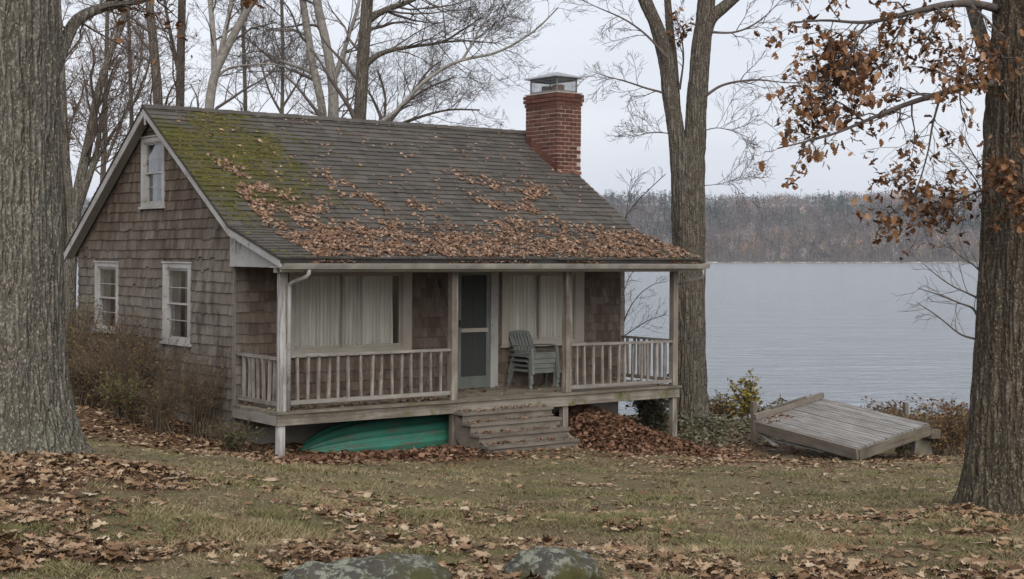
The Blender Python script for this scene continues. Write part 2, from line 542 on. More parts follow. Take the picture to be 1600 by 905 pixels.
def house_mats():
    # wall shingles
    t = NT('wall_shingle')
    hc = t.coord('Object', (1,1,1), cottage)
    sx = t.n('ShaderNodeSeparateXYZ'); t.l(hc, sx.inputs[0])
    r = t.random()
    grey = t.ramp(r, [(0, (.125, .109, .093)), (.35, (.165, .147, .128)), (.7, (.205, .186, .165)), (1, (.135, .114, .094))])
    brown = t.ramp(r, [(0, (.070, .050, .036)), (.4, (.108, .083, .064)), (.75, (.150, .124, .101)), (1, (.082, .056, .039))])
    nz = t.noise(hc, .9, 4, .6)
    up = t.maprange(t.math('ADD', sx.outputs['Z'], t.math('MULTIPLY', nz, 2.4)), 2.5, 4.2)
    c = t.mix(up, grey, brown)
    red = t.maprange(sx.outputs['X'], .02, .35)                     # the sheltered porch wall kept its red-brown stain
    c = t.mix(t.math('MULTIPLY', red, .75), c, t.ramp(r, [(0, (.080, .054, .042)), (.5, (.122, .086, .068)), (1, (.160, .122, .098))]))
    gr = t.noise(t.coord('Object', (26, 26, 1.6), cottage), 2.0, 5, .65)
    c = t.mix(t.ramp(gr, [(.38, (0,0,0)), (.68, (.8,.8,.8))]), c, t.mix(.65, c, (.045, .034, .027)))
    st = t.noise(t.coord('Object', (2.2, 2.2, .8), cottage), 1.5, 5, .65)
    c = t.mix(t.ramp(st, [(.50, (0,0,0)), (.66, (.75,.75,.75))]), c, (.050, .036, .027))
    c = t.mix(t.ramp(st, [(.26, (.6,.6,.6)), (.40, (0,0,0))]), c, (.235, .215, .20))
    t.col(c); t.bump(gr, .5, .006)
    M['wall_shingle'] = t.done(.9, .2)
    # roof shingles with moss
    t = NT('roof_shingle')
    hc = t.coord('Object', (1,1,1), cottage)
    sx = t.n('ShaderNodeSeparateXYZ'); t.l(hc, sx.inputs[0])
    r = t.random()
    c = t.ramp(r, [(0, (.046, .042, .038)), (.5, (.066, .060, .054)), (.85, (.090, .081, .072)), (1, (.054, .046, .038))])
    fine = t.noise(hc, 60, 4, .7)
    c = t.mix(t.ramp(fine, [(.3, (0,0,0)), (.7, (.45,.45,.45))]), c, (.125, .115, .104))
    st = t.noise(t.coord('Object', (3, .9, .9), cottage), 1.3, 5, .6)
    c = t.mix(t.ramp(st, [(.5, (0,0,0)), (.72, (.6,.6,.6))]), c, (.038, .034, .031))
    mn = t.noise(hc, 1.7, 6, .65)
    mf = t.noise(t.coord('Object', (6, 14, 14), cottage), 2.4, 5, .7)
    mu = t.math('MULTIPLY', t.maprange(sx.outputs['X'], 3.3, .9), t.maprange(sx.outputs['Y'], -1.7, .7))
    mu = t.math('MULTIPLY', mu, t.maprange(sx.outputs['Y'], 3.2, 2.0, .35, 1.))
    k = t.math('ADD', t.math('ADD', t.math('MULTIPLY', mu, .46), t.math('MULTIPLY', mn, .95)), t.math('MULTIPLY', mf, .80))
    mask = t.maprange(k, 1.17, 1.40)
    moss = t.ramp(mf, [(.25, (.026, .025, .009)), (.5, (.062, .058, .014)), (.75, (.115, .104, .026))])
    c = t.mix(mask, c, moss)
    t.col(c); t.bump(t.math('ADD', fine, t.math('MULTIPLY', t.math('MULTIPLY', mask, mf), 4.)), .5, .01)
    M['roof_shingle'] = t.done(.9, .25)
    # brick
    t = NT('brick')
    hc = t.coord('Object', (1,1,1), cottage)
    c = t.ramp(t.random(), [(0, (.070, .030, .023)), (.4, (.108, .044, .033)), (.8, (.140, .060, .045)), (1, (.088, .045, .037))])
    n = t.noise(hc, 40, 5, .7)
    c = t.mix(t.ramp(n, [(.4, (0,0,0)), (.75, (.6,.6,.6))]), c, (.07, .028, .022))
    st = t.noise(hc, 3.0, 4, .6)
    c = t.mix(t.ramp(st, [(.55, (0,0,0)), (.75, (.45,.45,.45))]), c, (.075, .04, .034))
    t.col(c); t.bump(n, .6, .006); M['brick'] = t.done(.88, .25)
    simple('mortar', (.36, .29, .26), .95, .1, 0, .25, 25)
    # worn white paint on trim
    t = NT('white_trim')
    hc = t.coord('Object', (1,1,1), cottage)
    pn = t.noise(hc, 7, 7, .7); dn = t.noise(hc, 1.6, 5, .6)
    c = t.mix(t.ramp(dn, [(.35, (0,0,0)), (.7, (1,1,1))]), (.37, .37, .37), (.24, .232, .222))
    c = t.mix(t.ramp(pn, [(.56, (0,0,0)), (.66, (1,1,1))]), c, (.17, .15, .13))
    t.col(c); t.bump(pn, .25, .004); M['white_trim'] = t.done(.7, .3)
    t = NT('porch_trim')
    hc = t.coord('Object', (1,1,1), cottage)
    dn = t.noise(hc, 1.3, 5, .6)
    t.col(t.mix(t.ramp(dn, [(.3, (0,0,0)), (.7, (1,1,1))]), (.39, .365, .325), (.25, .228, .195))); M['porch_trim'] = t.done(.75, .3)
    simple('soffit', (.34, .33, .32), .85, .2, 0, .18, 2)
    simple('interior', (.22, .21, .20), .9, .1, 0, .15, 2)
    simple('foundation', (.27, .25, .225), .95, .1, 0, .25, 2.5)
    simple('galvanised', (.36, .37, .38), .45, .5, .75, .2, 9)
    simple('tin_dark', (.20, .205, .21), .5, .5, .6, .25, 5)
    simple('gutter_metal', (.28, .265, .245), .5, .4, 0, .35, 3)
    simple('drip_edge', (.03, .028, .026), .7, .3, 0, .3, 5)
    simple('flue_clay', (.16, .08, .055), .9, .2, 0, .3, 8)
    simple('door_green', (.125, .14, .13), .6, .35, 0, .22, 3)
    simple('door_inner', (.10, .112, .106), .6, .35, 0, .22, 3)
    simple('lamp_black', (.02, .02, .02), .5, .4)
    # curtain
    t = NT('curtain'); v = t.coord('Object', (1,1,.2))
    t.col(t.ramp(t.noise(v, 6, 4, .6), [(.3, (.60, .58, .54)), (.7, (.76, .745, .71))]))
    t.b.inputs['Subsurface Weight'].default_value = 0
    M['curtain'] = t.done(.95, .1)
    simple('blind', (.115, .12, .125), .9, .2, 0, .2, 3)
    # glass
    t = NT('window_glass'); nt = t.t
    tr = t.n('ShaderNodeBsdfTransparent'); tr.inputs[0].default_value = (.95, .96, .96, 1)
    gl = t.n('ShaderNodeBsdfGlossy'); gl.inputs['Roughness'].default_value = .04
    fr = t.n('ShaderNodeLayerWeight'); fr.inputs[0].default_value = .5
    bp = t.n('ShaderNodeBump'); bp.inputs['Strength'].default_value = .12; bp.inputs['Distance'].default_value = .02
    t.l(t.noise(t.coord('Object', (1,1,1)), 3.0, 2, .5), bp.inputs['Height']); t.l(bp.outputs[0], gl.inputs['Normal'])
    mx = t.n('ShaderNodeMixShader')
    t.l(t.math('ADD', t.math('MULTIPLY', t.math('POWER', fr.outputs['Facing'], 3.4), .65), .05), mx.inputs[0]); t.l(tr.outputs[0], mx.inputs[1]); t.l(gl.outputs[0], mx.inputs[2])
    nt.links.new(mx.outputs[0], nt.nodes['Material Output'].inputs[0])
    M['window_glass'] = t.m
    # insect screen
    t = NT('insect_screen'); nt = t.t
    tr = t.n('ShaderNodeBsdfTransparent')
    df = t.n('ShaderNodeBsdfDiffuse'); df.inputs[0].default_value = (.07, .075, .075, 1)
    mx = t.n('ShaderNodeMixShader'); mx.inputs[0].default_value = .5
    t.l(tr.outputs[0], mx.inputs[1]); t.l(df.outputs[0], mx.inputs[2])
    nt.links.new(mx.outputs[0], nt.nodes['Material Output'].inputs[0])
    M['insect_screen'] = t.m
    wood('deck_wood', 0, (.19, .168, .135), (.075, .062, .046), (.28, .25, .205), moss=.42)
    wood('fascia_wood', 0, (.205, .182, .155), (.075, .060, .045), (.34, .315, .28), moss=.45)
    wood('fascia_side', 1, (.215, .195, .175), (.09, .076, .062), (.33, .31, .285), moss=.30)
    wood('step_wood', 0, (.165, .145, .122), (.075, .062, .050), (.25, .225, .195), moss=.30)
    wood('post_wood', 2, (.19, .165, .14), (.06, .048, .038), (.30, .27, .24), moss=.32, paint=(.34, .32, .285), paint_amt=.40)
    wood('post_white', 2, (.20, .18, .16), (.08, .065, .055), (.32, .30, .28), paint=(.44, .44, .445), paint_amt=.50)
    wood('rail_wood', 0, (.225, .205, .185), (.09, .076, .064), (.345, .335, .318), moss=.26, paint=(.36, .34, .305), paint_amt=.36)
    wood('rail_side', 1, (.225, .205, .185), (.09, .076, .064), (.345, .335, .318), moss=.26)
    wood('baluster_wood', 2, (.235, .212, .19), (.08, .066, .055), (.38, .355, .33), moss=.24, paint=(.38, .355, .32), paint_amt=.38)
house_mats()

Lh, Wh = 7.26, 5.9
RU0, RU1 = -.20, 7.45
RIDGE = (2.74, 4.38); BRK = (-.20, 2.505); EAVE = (-1.69, 2.07); BACK = (6.12, 2.09)
def roof_z(v):
    v = np.asarray(v, float)
    return np.interp(v, [EAVE[0], BRK[0], RIDGE[0], BACK[0]], [EAVE[1], BRK[1], RIDGE[1], BACK[1]])

# windows: wall, a0, a1, z0, z1 of the outer trim; glass a0, a1, z0, z1
WINS = [
 ('front', .835, 2.949, .60, 1.90, .928, 2.79, .715, 1.835),
 ('front', 4.672, 6.381, .62, 1.88, 4.80, 6.19, .72, 1.825),
 ('gable', 4.13, 5.12, .77, 1.94, 4.215, 5.035, .84, 1.87),
 ('gable', 1.41, 2.385, .71, 1.955, 1.495, 2.30, .80, 1.885),
 ('gable', 2.36, 3.23, 2.78, 3.91, 2.445, 3.145, 2.87, 3.835)]
DOOR = (3.80, 4.45, .0, 1.875)
openF = [(w[5], w[6], w[7], w[8]) for w in WINS if w[0] == 'front'] + [DOOR]
openG = [(w[5], w[6], w[7], w[8]) for w in WINS if w[0] == 'gable']
trimF = [(w[1], w[2], w[3], w[4]) for w in WINS if w[0] == 'front'] + [(3.62, 4.60, -.1, 1.93)]
trimG = [(w[1], w[2], w[3], w[4]) for w in WINS if w[0] == 'gable']

def wall_cells(mb, a0, a1, z0, z1, holes, put, topf=None):
    As = sorted({a0, a1, *[h[0] for h in holes], *[h[1] for h in holes]} | ({RIDGE[0]} if topf else set()))
    As = [a for a in As if a0 <= a <= a1]
    if topf: As = sorted(set(As) | set(np.arange(a0, a1, .07).tolist()))
    Zs = sorted({z0, z1, *[h[2] for h in holes], *[h[3] for h in holes]})
    Zs = [z for z in Zs if z0 <= z <= z1]
    for i in range(len(As) - 1):
        am = (As[i] + As[i+1]) / 2
        for j in range(len(Zs) - 1):
            zm = (Zs[j] + Zs[j+1]) / 2
            if any(h[0] < am < h[1] and h[2] < zm < h[3] for h in holes): continue
            zt0 = zt1 = Zs[j+1]
            if topf:
                zt0 = min(zt0, topf(As[i])); zt1 = min(zt1, topf(As[i+1]))
                if zt0 <= Zs[j] + .001 or zt1 <= Zs[j] + .001: continue
            put(mb, As[i], As[i+1], Zs[j], zt0, zt1)
TH = .10
def put_front(mb, a, b, z0, za, zb):
    mb.hexa([(a,0,z0),(b,0,z0),(b,TH,z0),(a,TH,z0),(a,0,za),(b,0,zb),(b,TH,zb),(a,TH,za)])
def put_gable(mb, a, b, z0, za, zb):
    mb.hexa([(0,a,z0),(TH,a,z0),(TH,b,z0),(0,b,z0),(0,a,za),(TH,a,za),(TH,b,zb),(0,b,zb)])
mb = MB(); wall_cells(mb, 0., Lh, -.35, 2.50, openF, put_front)
front_wall = mb.build('front_wall', M['wall_shingle'], cottage)
mb = MB()
gtop = lambda v: float(roof_z(v)) - .10
wall_cells(mb, TH + .002, Wh, -.40, 2.2, openG, put_gable)
wall_cells(mb, TH + .002, Wh, 2.203, 4.4, openG, put_gable, gtop)
gable_wall = mb.build('gable_wall', M['wall_shingle'], cottage)
mb = MB(); mb.box((Lh - TH, TH + .002, -.4), (Lh, Wh, 2.2))
mb.extrude([(Lh - TH, TH, 2.203), (Lh - TH, RIDGE[0], 4.26), (Lh - TH, Wh - .003, 2.15)], (TH - .003, 0, 0))
mb.build('end_wall', M['wall_shingle'], cottage)
MB().box((TH + .003, Wh - .1, -.4), (Lh - TH - .003, Wh - .003, 2.1)).build('back_wall', M['wall_shingle'], cottage)
MB().box((TH + .01, TH + .01, -.10), (Lh - TH - .01, Wh - TH - .01, -.03)).build('room_floor', M['interior'], cottage)
MB().box((TH + .01, TH + .01, 2.28), (Lh - TH - .01, Wh - .45, 2.34)).build('room_ceiling', M['interior'], cottage)
MB().box((3.0, TH + .02, -.02), (3.08, Wh - .15, 2.27)).build('room_partition', M['interior'], cottage)
mb = MB(); mb.box((.04, .04, -1.9), (Lh - .04, .2, -.355)); mb.box((.04, .203, -1.9), (.2, Wh - .04, -.41)); mb.box((Lh - .2, .203, -1.9), (Lh - .04, Wh - .04, -.41)); mb.box((.203, Wh - .2, -1.9), (Lh - .203, Wh - .04, -.41))
mb.build('foundation', M['foundation'], cottage)

# --- shingles on the two walls in view
def wedge_mesh(name, mat):
    # unit: x 0..1 width, z 0..1 height, y<0 outwards; butt (bottom) is thick
    me = bpy.data.meshes.new(name)
    me.from_pydata([(0,0,0),(1,0,0),(1,-1,0),(0,-1,0),(0,0,1),(1,0,1),(1,-.25,1),(0,-.25,1)], [],
                   [(0,1,2,3),(4,7,6,5),(3,2,6,7),(0,4,5,1),(1,5,6,2),(0,3,7,4)])
    me.update(); me.materials.append(mat); return me
W8 = np.array([(0,0,0),(1,0,0),(1,-1,0),(0,-1,0),(0,0,1),(1,0,1),(1,-.25,1),(0,-.25,1)], float)
W6 = np.array([(0,1,2,3),(4,7,6,5),(3,2,6,7),(0,4,5,1),(1,5,6,2),(0,3,7,4)])

def shingle_layout(a0, a1, z0, z1, exposure, holes, topf, r):
    out = []
    z = z0; row = 0
    while z < z1:
        wob = r.uniform(-.008, .008)
        a = a0
        while a < a1 - .01:
            w = r.choice([.07, .085, .1, .11, .13, .15]) * r.uniform(.9, 1.1)
            if a1 - (a + w) < .05: w = a1 - a
            am = a + w / 2
            h = exposure + .02
            zz = z + wob + r.uniform(-.006, .006) + .012 * math.sin(a * .9 + row * .4)
            if r.random() < .03: zz -= r.uniform(.01, .03)
            if r.random() < .02: zz += r.uniform(.02, .04)
            lo, hi = a, a + w
            skip = False
            for (h0, h1, q0, q1) in holes:
                if zz + exposure > q0 and zz < q1:
                    if lo >= h0 - .004 and hi <= h1 + .004: skip = True
                    elif lo < h0 < hi and hi <= h1 + .2: hi = h0
                    elif lo < h1 < hi and lo >= h0 - .2: lo = h1
            if topf:
                h = min(h, topf(lo) - zz, topf(hi) - zz)
            if not skip and h > .03 and hi - lo > .02:
                out.append((lo, hi - lo - .0025, zz, h, r.uniform(.025, .030)))
            a += w
        z += exposure; row += 1
    return out
rr = random.Random(5)
gabS = shingle_layout(-.012, Wh, -.42, 4.4, .152, trimG, lambda v: float(roof_z(v)) - .13, rr)
froS = shingle_layout(0.0, Lh, -.36, 2.0, .150, trimF, None, rr)
allS = [('g', *s) for s in gabS] + [('f', *s) for s in froS]
def s_pos(s):
    k, a, w, z, h, th = s
    return (0, a + w/2, z) if k == 'g' else (a + w/2, 0, z)
def s_size(s):
    k, a, w, z, h, th = s
    p = house(*s_pos(s))
    hid = 1.0
    if k == 'g' and z < .65: hid = .25           # behind the shrubs
    if k == 'f' and (z < .1): hid = .1
    if k == 'f' and z > 1.88: hid = .1
    f = .79 if k == 'g' else .6
    return w * min(h, .15) * hid * f / p[1] ** 2
allS.sort(key=s_size, reverse=True)
unit_sh = wedge_mesh('wall_shingle', M['wall_shingle'])
RG = Matrix.Rotation(-math.pi/2, 4, 'Z')
rest = MB()
jv, jf = [], []
for n, s in enumerate(allS):
    k, a, w, z, h, th = s
    if n < 300:
        o = bpy.data.objects.new('wall_shingle', unit_sh); COL.objects.link(o)
        if k == 'g':
            o.parent = gable_wall; o.location = (-.001, a + w, z); o.rotation_euler = (0, 0, -math.pi/2)
        else:
            o.parent = front_wall; o.location = (a, -.001, z)
        o.scale = (w, th, h)
    else:
        q = W8 * np.array([w, th, h])
        if k == 'g': q = np.stack([-.001 + q[:, 1], a + w - q[:, 0], z + q[:, 2]], -1)
        else: q = np.stack([a + q[:, 0], -.001 + q[:, 1], z + q[:, 2]], -1)
        jf.append(W6 + 8 * len(jv)); jv.append(q)
o = flat(link('wall_shingles', np_mesh('wall_shingles', np.concatenate(jv), np.concatenate(jf)), M['wall_shingle'], cottage))
o['kind'] = 'stuff'
MB().box((-.028, -.028, -.40), (.004, -.0205, 2.40)).box((-.028, -.020, -.40), (-.0205, .030, 2.40)).build('corner_board', M['wall_shingle'], cottage)
MB().box((Lh - .07, -.03, -.05), (Lh + .02, -.022, 2.0)).build('corner_board', M['fascia_wood'], cottage)

# --- roof
def slab(mb, p0, p1, th, u0, u1, drop=.0):
    (v0, z0), (v1, z1) = p0, p1
    mb.hexa([(u0, v0, z0 - th - drop), (u1, v0, z0 - th - drop), (u1, v1, z1 - th - drop), (u0, v1, z1 - th - drop),
             (u0, v0, z0 - drop), (u1, v0, z0 - drop), (u1, v1, z1 - drop), (u0, v1, z1 - drop)])
mb = MB()
slab(mb, EAVE, BRK, .05, RU0 + .02, RU1 - .02, .012)
slab(mb, BRK, RIDGE, .05, RU0 + .02, RU1 - .02, .012)
slab(mb, BACK, RIDGE, .05, RU0 + .02, RU1 - .02, .012)
roof = mb.build('roof', M['roof_shingle'], cottage)
# soffit boards under the rakes
mb = MB()
slab(mb, (BRK[0] + .02, BRK[1]), (RIDGE[0] - .01, RIDGE[1]), .03, RU0 + .03, -.03, .075)
slab(mb, (BACK[0], BACK[1]), (RIDGE[0] + .01, RIDGE[1]), .03, RU0 + .03, -.03, .075)
mb.build('rake_soffit', M['soffit'], cottage)
def rake(p0, p1, u0, u1, top, h, mat='white_trim'):
    mb = MB()
    slab(mb, p0, p1, h, u0, u1, top)
    return mb.build('rake_board', M[mat], cottage)
rake(BRK, RIDGE, RU0 - .012, RU0 + .018, .035, .115)
rake((BACK[0] + .02, BACK[1] - .012), RIDGE, RU0 - .013, RU0 + .017, .035, .135)
rake(EAVE, (BRK[0] + .05, BRK[1] + .0), RU0 - .014, RU0 + .016, .032, .10)
rake(BRK, RIDGE, RU1 - .018, RU1 + .008, .035, .115)
rake(EAVE, (BRK[0] + .05, BRK[1]), RU1 - .018, RU1 + .008, .032, .10)
# thin trim strip along the rake tops
for p0, p1 in ((BRK, RIDGE), (BACK, RIDGE), (EAVE, BRK)):
    mb = MB(); slab(mb, p0, p1, .022, RU0 - .028, RU0 + .01, .010); mb.build('drip_strip', M['drip_edge'], cottage)
MB().bar((RU0 + .0, RIDGE[0] - .03, RIDGE[1] - .13), (RU0 + .0, RIDGE[0] - .05, RIDGE[1] - .30), .03, .02, (1,0,0)).build('rake_splinter', M['white_trim'], cottage)

def roof_frame(p0, p1):
    o = np.array([0, p0[0], p0[1]]); e = np.array([0, p1[0] - p0[0], p1[1] - p0[1]])
    ln = np.linalg.norm(e); e = e / ln
    n = np.cross(np.array([1., 0, 0]), e)
    if n[2] < 0: n = -n
    return o, e, n, ln
roofS = []
rr = random.Random(9)
EXPO = .134
def roof_rows(p0, p1, u0, u1, tagk, start=0.0):
    o, e, n, ln = roof_frame(p0, p1)
    s = start; row = 0
    while s < ln - .03:
        a = u0 - rr.uniform(0, .2)
        wav = rr.uniform(-.006, .006)
        while a < u1:
            w = rr.choice([.22, .27, .3, .33]) * rr.uniform(.9, 1.1)
            lo, hi = max(a, u0), min(a + w, u1)
            if hi - lo > .03:
                ss = s + wav + rr.uniform(-.006, .006)
                if rr.random() < .03: ss -= rr.uniform(.01, .035)
                roofS.append((tagk, lo, hi - lo - .004, ss, min(EXPO + .03, ln - ss + .01), rr.uniform(.021, .032)))
            a += w
        s += EXPO; row += 1
roof_rows(EAVE, BRK, RU0 - .02, RU1 + .01, 0, -.03)
roof_rows(BRK, RIDGE, RU0 - .02, RU1 + .01, 1, -.02)
roof_rows(BACK, RIDGE, RU0 - .02, RU1 + .01, 2, -.03)
FR = [roof_frame(EAVE, BRK), roof_frame(BRK, RIDGE), roof_frame(BACK, RIDGE)]
# a chimney stands in the slope: no shingles inside it
CH = (7.0, 7.55, 1.48, 2.39)
def in_chim(s):
    o, e, n, ln = FR[s[0]]
    v = o[1] + e[1] * (s[3] + .08)
    return s[0] == 1 and s[1] > CH[0] - .02 and CH[2] + .03 < v < CH[3] - .03
roofS2 = []
for s in roofS:
    if s[0] == 1:
        o, e, n, ln = FR[1]
        v = o[1] + e[1] * (s[3] + .08)
        if CH[2] < v < CH[3]:
            if s[1] > CH[0] - .03: continue
            if s[1] + s[2] > CH[0]: s = (s[0], s[1], CH[0] - s[1] - .003, *s[3:])
    roofS2.append(s)
def r_size(s):
    o, e, n, ln = FR[s[0]]
    if s[0] == 2: return 0
    p = house(s[1], o[1] + e[1] * s[3], o[2])
    return s[2] / p[1] ** 2 * (.55 if s[0] == 0 else .75)
roofS2.sort(key=r_size, reverse=True)
# unit: x width, y up-slope, z normal
R8 = np.array([(0,0,0),(1,0,0),(1,1,0),(0,1,0),(0,0,1),(1,0,1),(1,1,.3),(0,1,.3)], float)
R6 = np.array([(0,3,2,1),(4,5,6,7),(0,1,5,4),(1,2,6,5),(2,3,7,6),(3,0,4,7)])
rme = bpy.data.meshes.new('roof_shingle'); rme.from_pydata(R8.tolist(), [], R6.tolist()); rme.update(); rme.materials.append(M['roof_shingle'])
jv, jf = [], []
for nn, s in enumerate(roofS2):
    tk, a, w, ss, h, th = s
    o3, e, n, ln = FR[tk]
    ex = np.array([1., 0, 0])
    loc = o3 + ex * a + e * ss - n * .010
    if nn < 300:
        o = bpy.data.objects.new('roof_shingle', rme); COL.objects.link(o); o.parent = roof
        m = Matrix(((ex[0]*w, e[0]*h, n[0]*th, loc[0]), (ex[1]*w, e[1]*h, n[1]*th, loc[1]), (ex[2]*w, e[2]*h, n[2]*th, loc[2]), (0,0,0,1)))
        o.matrix_basis = m
    else:
        q = loc + R8[:, :1] * w * ex + R8[:, 1:2] * h * e + R8[:, 2:] * th * n
        jf.append(R6 + 8 * len(jv)); jv.append(q)
o = flat(link('roof_shingles', np_mesh('roof_shingles', np.concatenate(jv), np.concatenate(jf)), M['roof_shingle'], roof)); o['kind'] = 'stuff'
# ridge caps
cap = MB()
for sgn, fr_ in ((1, FR[1]), (-1, FR[2])):
    o3, e, n, ln = fr_
    a = np.array([0, RIDGE[0], RIDGE[1] + .012]); b = a - e * .13
    cap.hexa([a, a + [.33, 0, .006], b + [.33, 0, .006], b, a + n * .012, a + n * .016 + [.33, 0, .006], b + n * .016 + [.33, 0, .006], b + n * .012])
cme = bpy.data.meshes.new('ridge_shingle'); cme.from_pydata(cap.v, [], cap.f); cme.update(); cme.materials.append(M['roof_shingle'])
u = RU0 - .02
while u < RU1 - .2:
    o = bpy.data.objects.new('ridge_shingle', cme); COL.objects.link(o); o.parent = roof
    o.location = (u, 0, rr.uniform(.0, .006)); u += .30
# moss cushions on the shingle butts
def moss():
    N = 16000
    base = np.array([(1,0,0),(.31,.95,0),(-.81,.59,0),(-.81,-.59,0),(.31,-.95,0),(.1,.05,.75)])
    fs = np.array([(0,1,5),(1,2,5),(2,3,5),(3,4,5),(4,0,5)])
    V = []; k = 0
    while k < N:
        tk = 1 if rng.random() < .72 else 0
        o3, e, n, ln = FR[tk]
        u = rng.uniform(RU0, 3.2 if tk == 1 else 7.3); row = rng.integers(0, int(ln / EXPO)); s = row * EXPO - .012 + (rng.normal(0, .010) if rng.random() < .8 else rng.uniform(0, .15))
        v = o3[1] + e[1] * s
        if tk == 1:
            d = sstep(2.9, .5, u) * sstep(-.4, .8, v) * sstep(.36, .6, float(n2(u, v, 1.3, 3, 9.)))
        else:
            d = .5 * sstep(.45, .62, float(n2(u, v, 1.1, 3, 19.))) * (1 if s < .5 or u < 2.5 else .15)
        k += 1
        if rng.random() > d: continue
        sz = rng.uniform(.009, .021)
        th = rng.normal(0, .25); cth, sth = math.cos(th), math.sin(th)
        q = base * sz * np.array([rng.uniform(1.2, 3.5), 1, 1.1]); q = q @ np.array([[cth, sth, 0], [-sth, cth, 0], [0, 0, 1]])
        V.append(o3 + np.array([1., 0, 0]) * u + e * s + n * .006 + q[:, :1] * np.array([1., 0, 0]) + q[:, 1:2] * e + q[:, 2:] * n)
    f = (fs[None] + (np.arange(len(V)) * 6)[:, None, None]).reshape(-1, 3)
    t = NT('moss'); t.col(t.ramp(t.random(), [(0, (.035, .034, .010)), (.5, (.075, .070, .018)), (1, (.125, .112, .030))])); M['moss'] = t.done(.95, .1)
    o = link('moss', np_mesh('moss', np.concatenate(V), f), M['moss'], roof, True); o['kind'] = 'stuff'; o['label'] = 'green moss cushions on the left of the roof'
moss()

# --- eave: drip edge, gutter, fascia, porch beam, ceiling, end panel
MB().box((RU0 - .01, EAVE[0] - .01, EAVE[1] - .075), (RU1 + .01, EAVE[0] + .03, EAVE[1] - .025)).build('drip_edge', M['drip_edge'], cottage)
MB().box((RU0 + .02, EAVE[0] + .035, EAVE[1] - .19), (RU1 - .02, EAVE[0] + .06, EAVE[1] - .03)).build('eave_fascia', M['porch_trim'], cottage)
gv, gzz = EAVE[0] - .015, EAVE[1] - .155
prof = [(0, gv + .045, gzz + .085), (0, gv + .045, gzz), (0, gv - .055, gzz), (0, gv - .075, gzz + .045), (0, gv - .085, gzz + .078), (0, gv - .075, gzz + .078), (0, gv - .065, gzz + .045), (0, gv - .050, gzz + .008), (0, gv + .037, gzz + .008), (0, gv + .037, gzz + .085)]
MB().extrude([(RU0 + .0, p[1], p[2]) for p in prof], (RU1 + .12 - RU0, 0, 0)).build('gutter', M['gutter_metal'], cottage)
PV = -1.28
MB().box((-.06, PV - .05, 1.86), (7.31, PV + .05, 2.0)).build('porch_beam', M['porch_trim'], cottage)
MB().box((-.04, PV + .053, 1.93), (7.28, -.035, 1.955)).build('porch_ceiling', M['porch_trim'], cottage)
MB().box((RU0 + .03, EAVE[0] + .065, 1.93), (RU1 - .03, PV - .053, 1.95)).build('eave_soffit', M['porch_trim'], cottage)
mb = MB(); mb.extrude([(-.09, -.0, 1.93), (-.09, EAVE[0] + .12, 1.93), (-.09, EAVE[0] + .12, 1.99), (-.09, -.0, 2.47)], (.03, 0, 0)); mb.build('end_panel', M['white_trim'], cottage)
mb = MB(); mb.extrude([(-.105, -.18, 2.12), (-.105, -.205, 2.12), (-.105, -.205, 2.36), (-.105, -.10, 2.42)], (.012, 0, 0)); mb.build('bracket', M['white_trim'], cottage)
mb = MB(); mb.extrude([(7.25, .0, 1.957), (7.25, EAVE[0] + .12, 1.957), (7.25, EAVE[0] + .12, 1.99), (7.25, -.0, 2.47)], (.03, 0, 0)); mb.build('end_panel', M['white_trim'], cottage)
# downspout with its offset elbow
d0 = (.20, gv - .02, gzz - .005)
mb = MB(); mb.tube([d0, (.20, gv - .02, gzz - .06), (.18, gv + .0, gzz - .10), (.13, PV - .16, gzz - .17), (.105, PV - .10, gzz - .21), (.105, PV - .092, gzz - .26), (.105, PV - .09, .9), (.105, PV - .09, .015)], .028, 8)
mb.build('downspout', M['white_trim'], cottage, True)
mb = MB(); mb.tube([(RU1 + .02, gv - .02, gzz), (RU1 + .02, gv - .02, gzz - .12), (RU1 - .02, PV - .2, gzz - .2), (7.34, PV, gzz - .26)], .025, 8); mb.build('downspout', M['gutter_metal'], cottage, True)

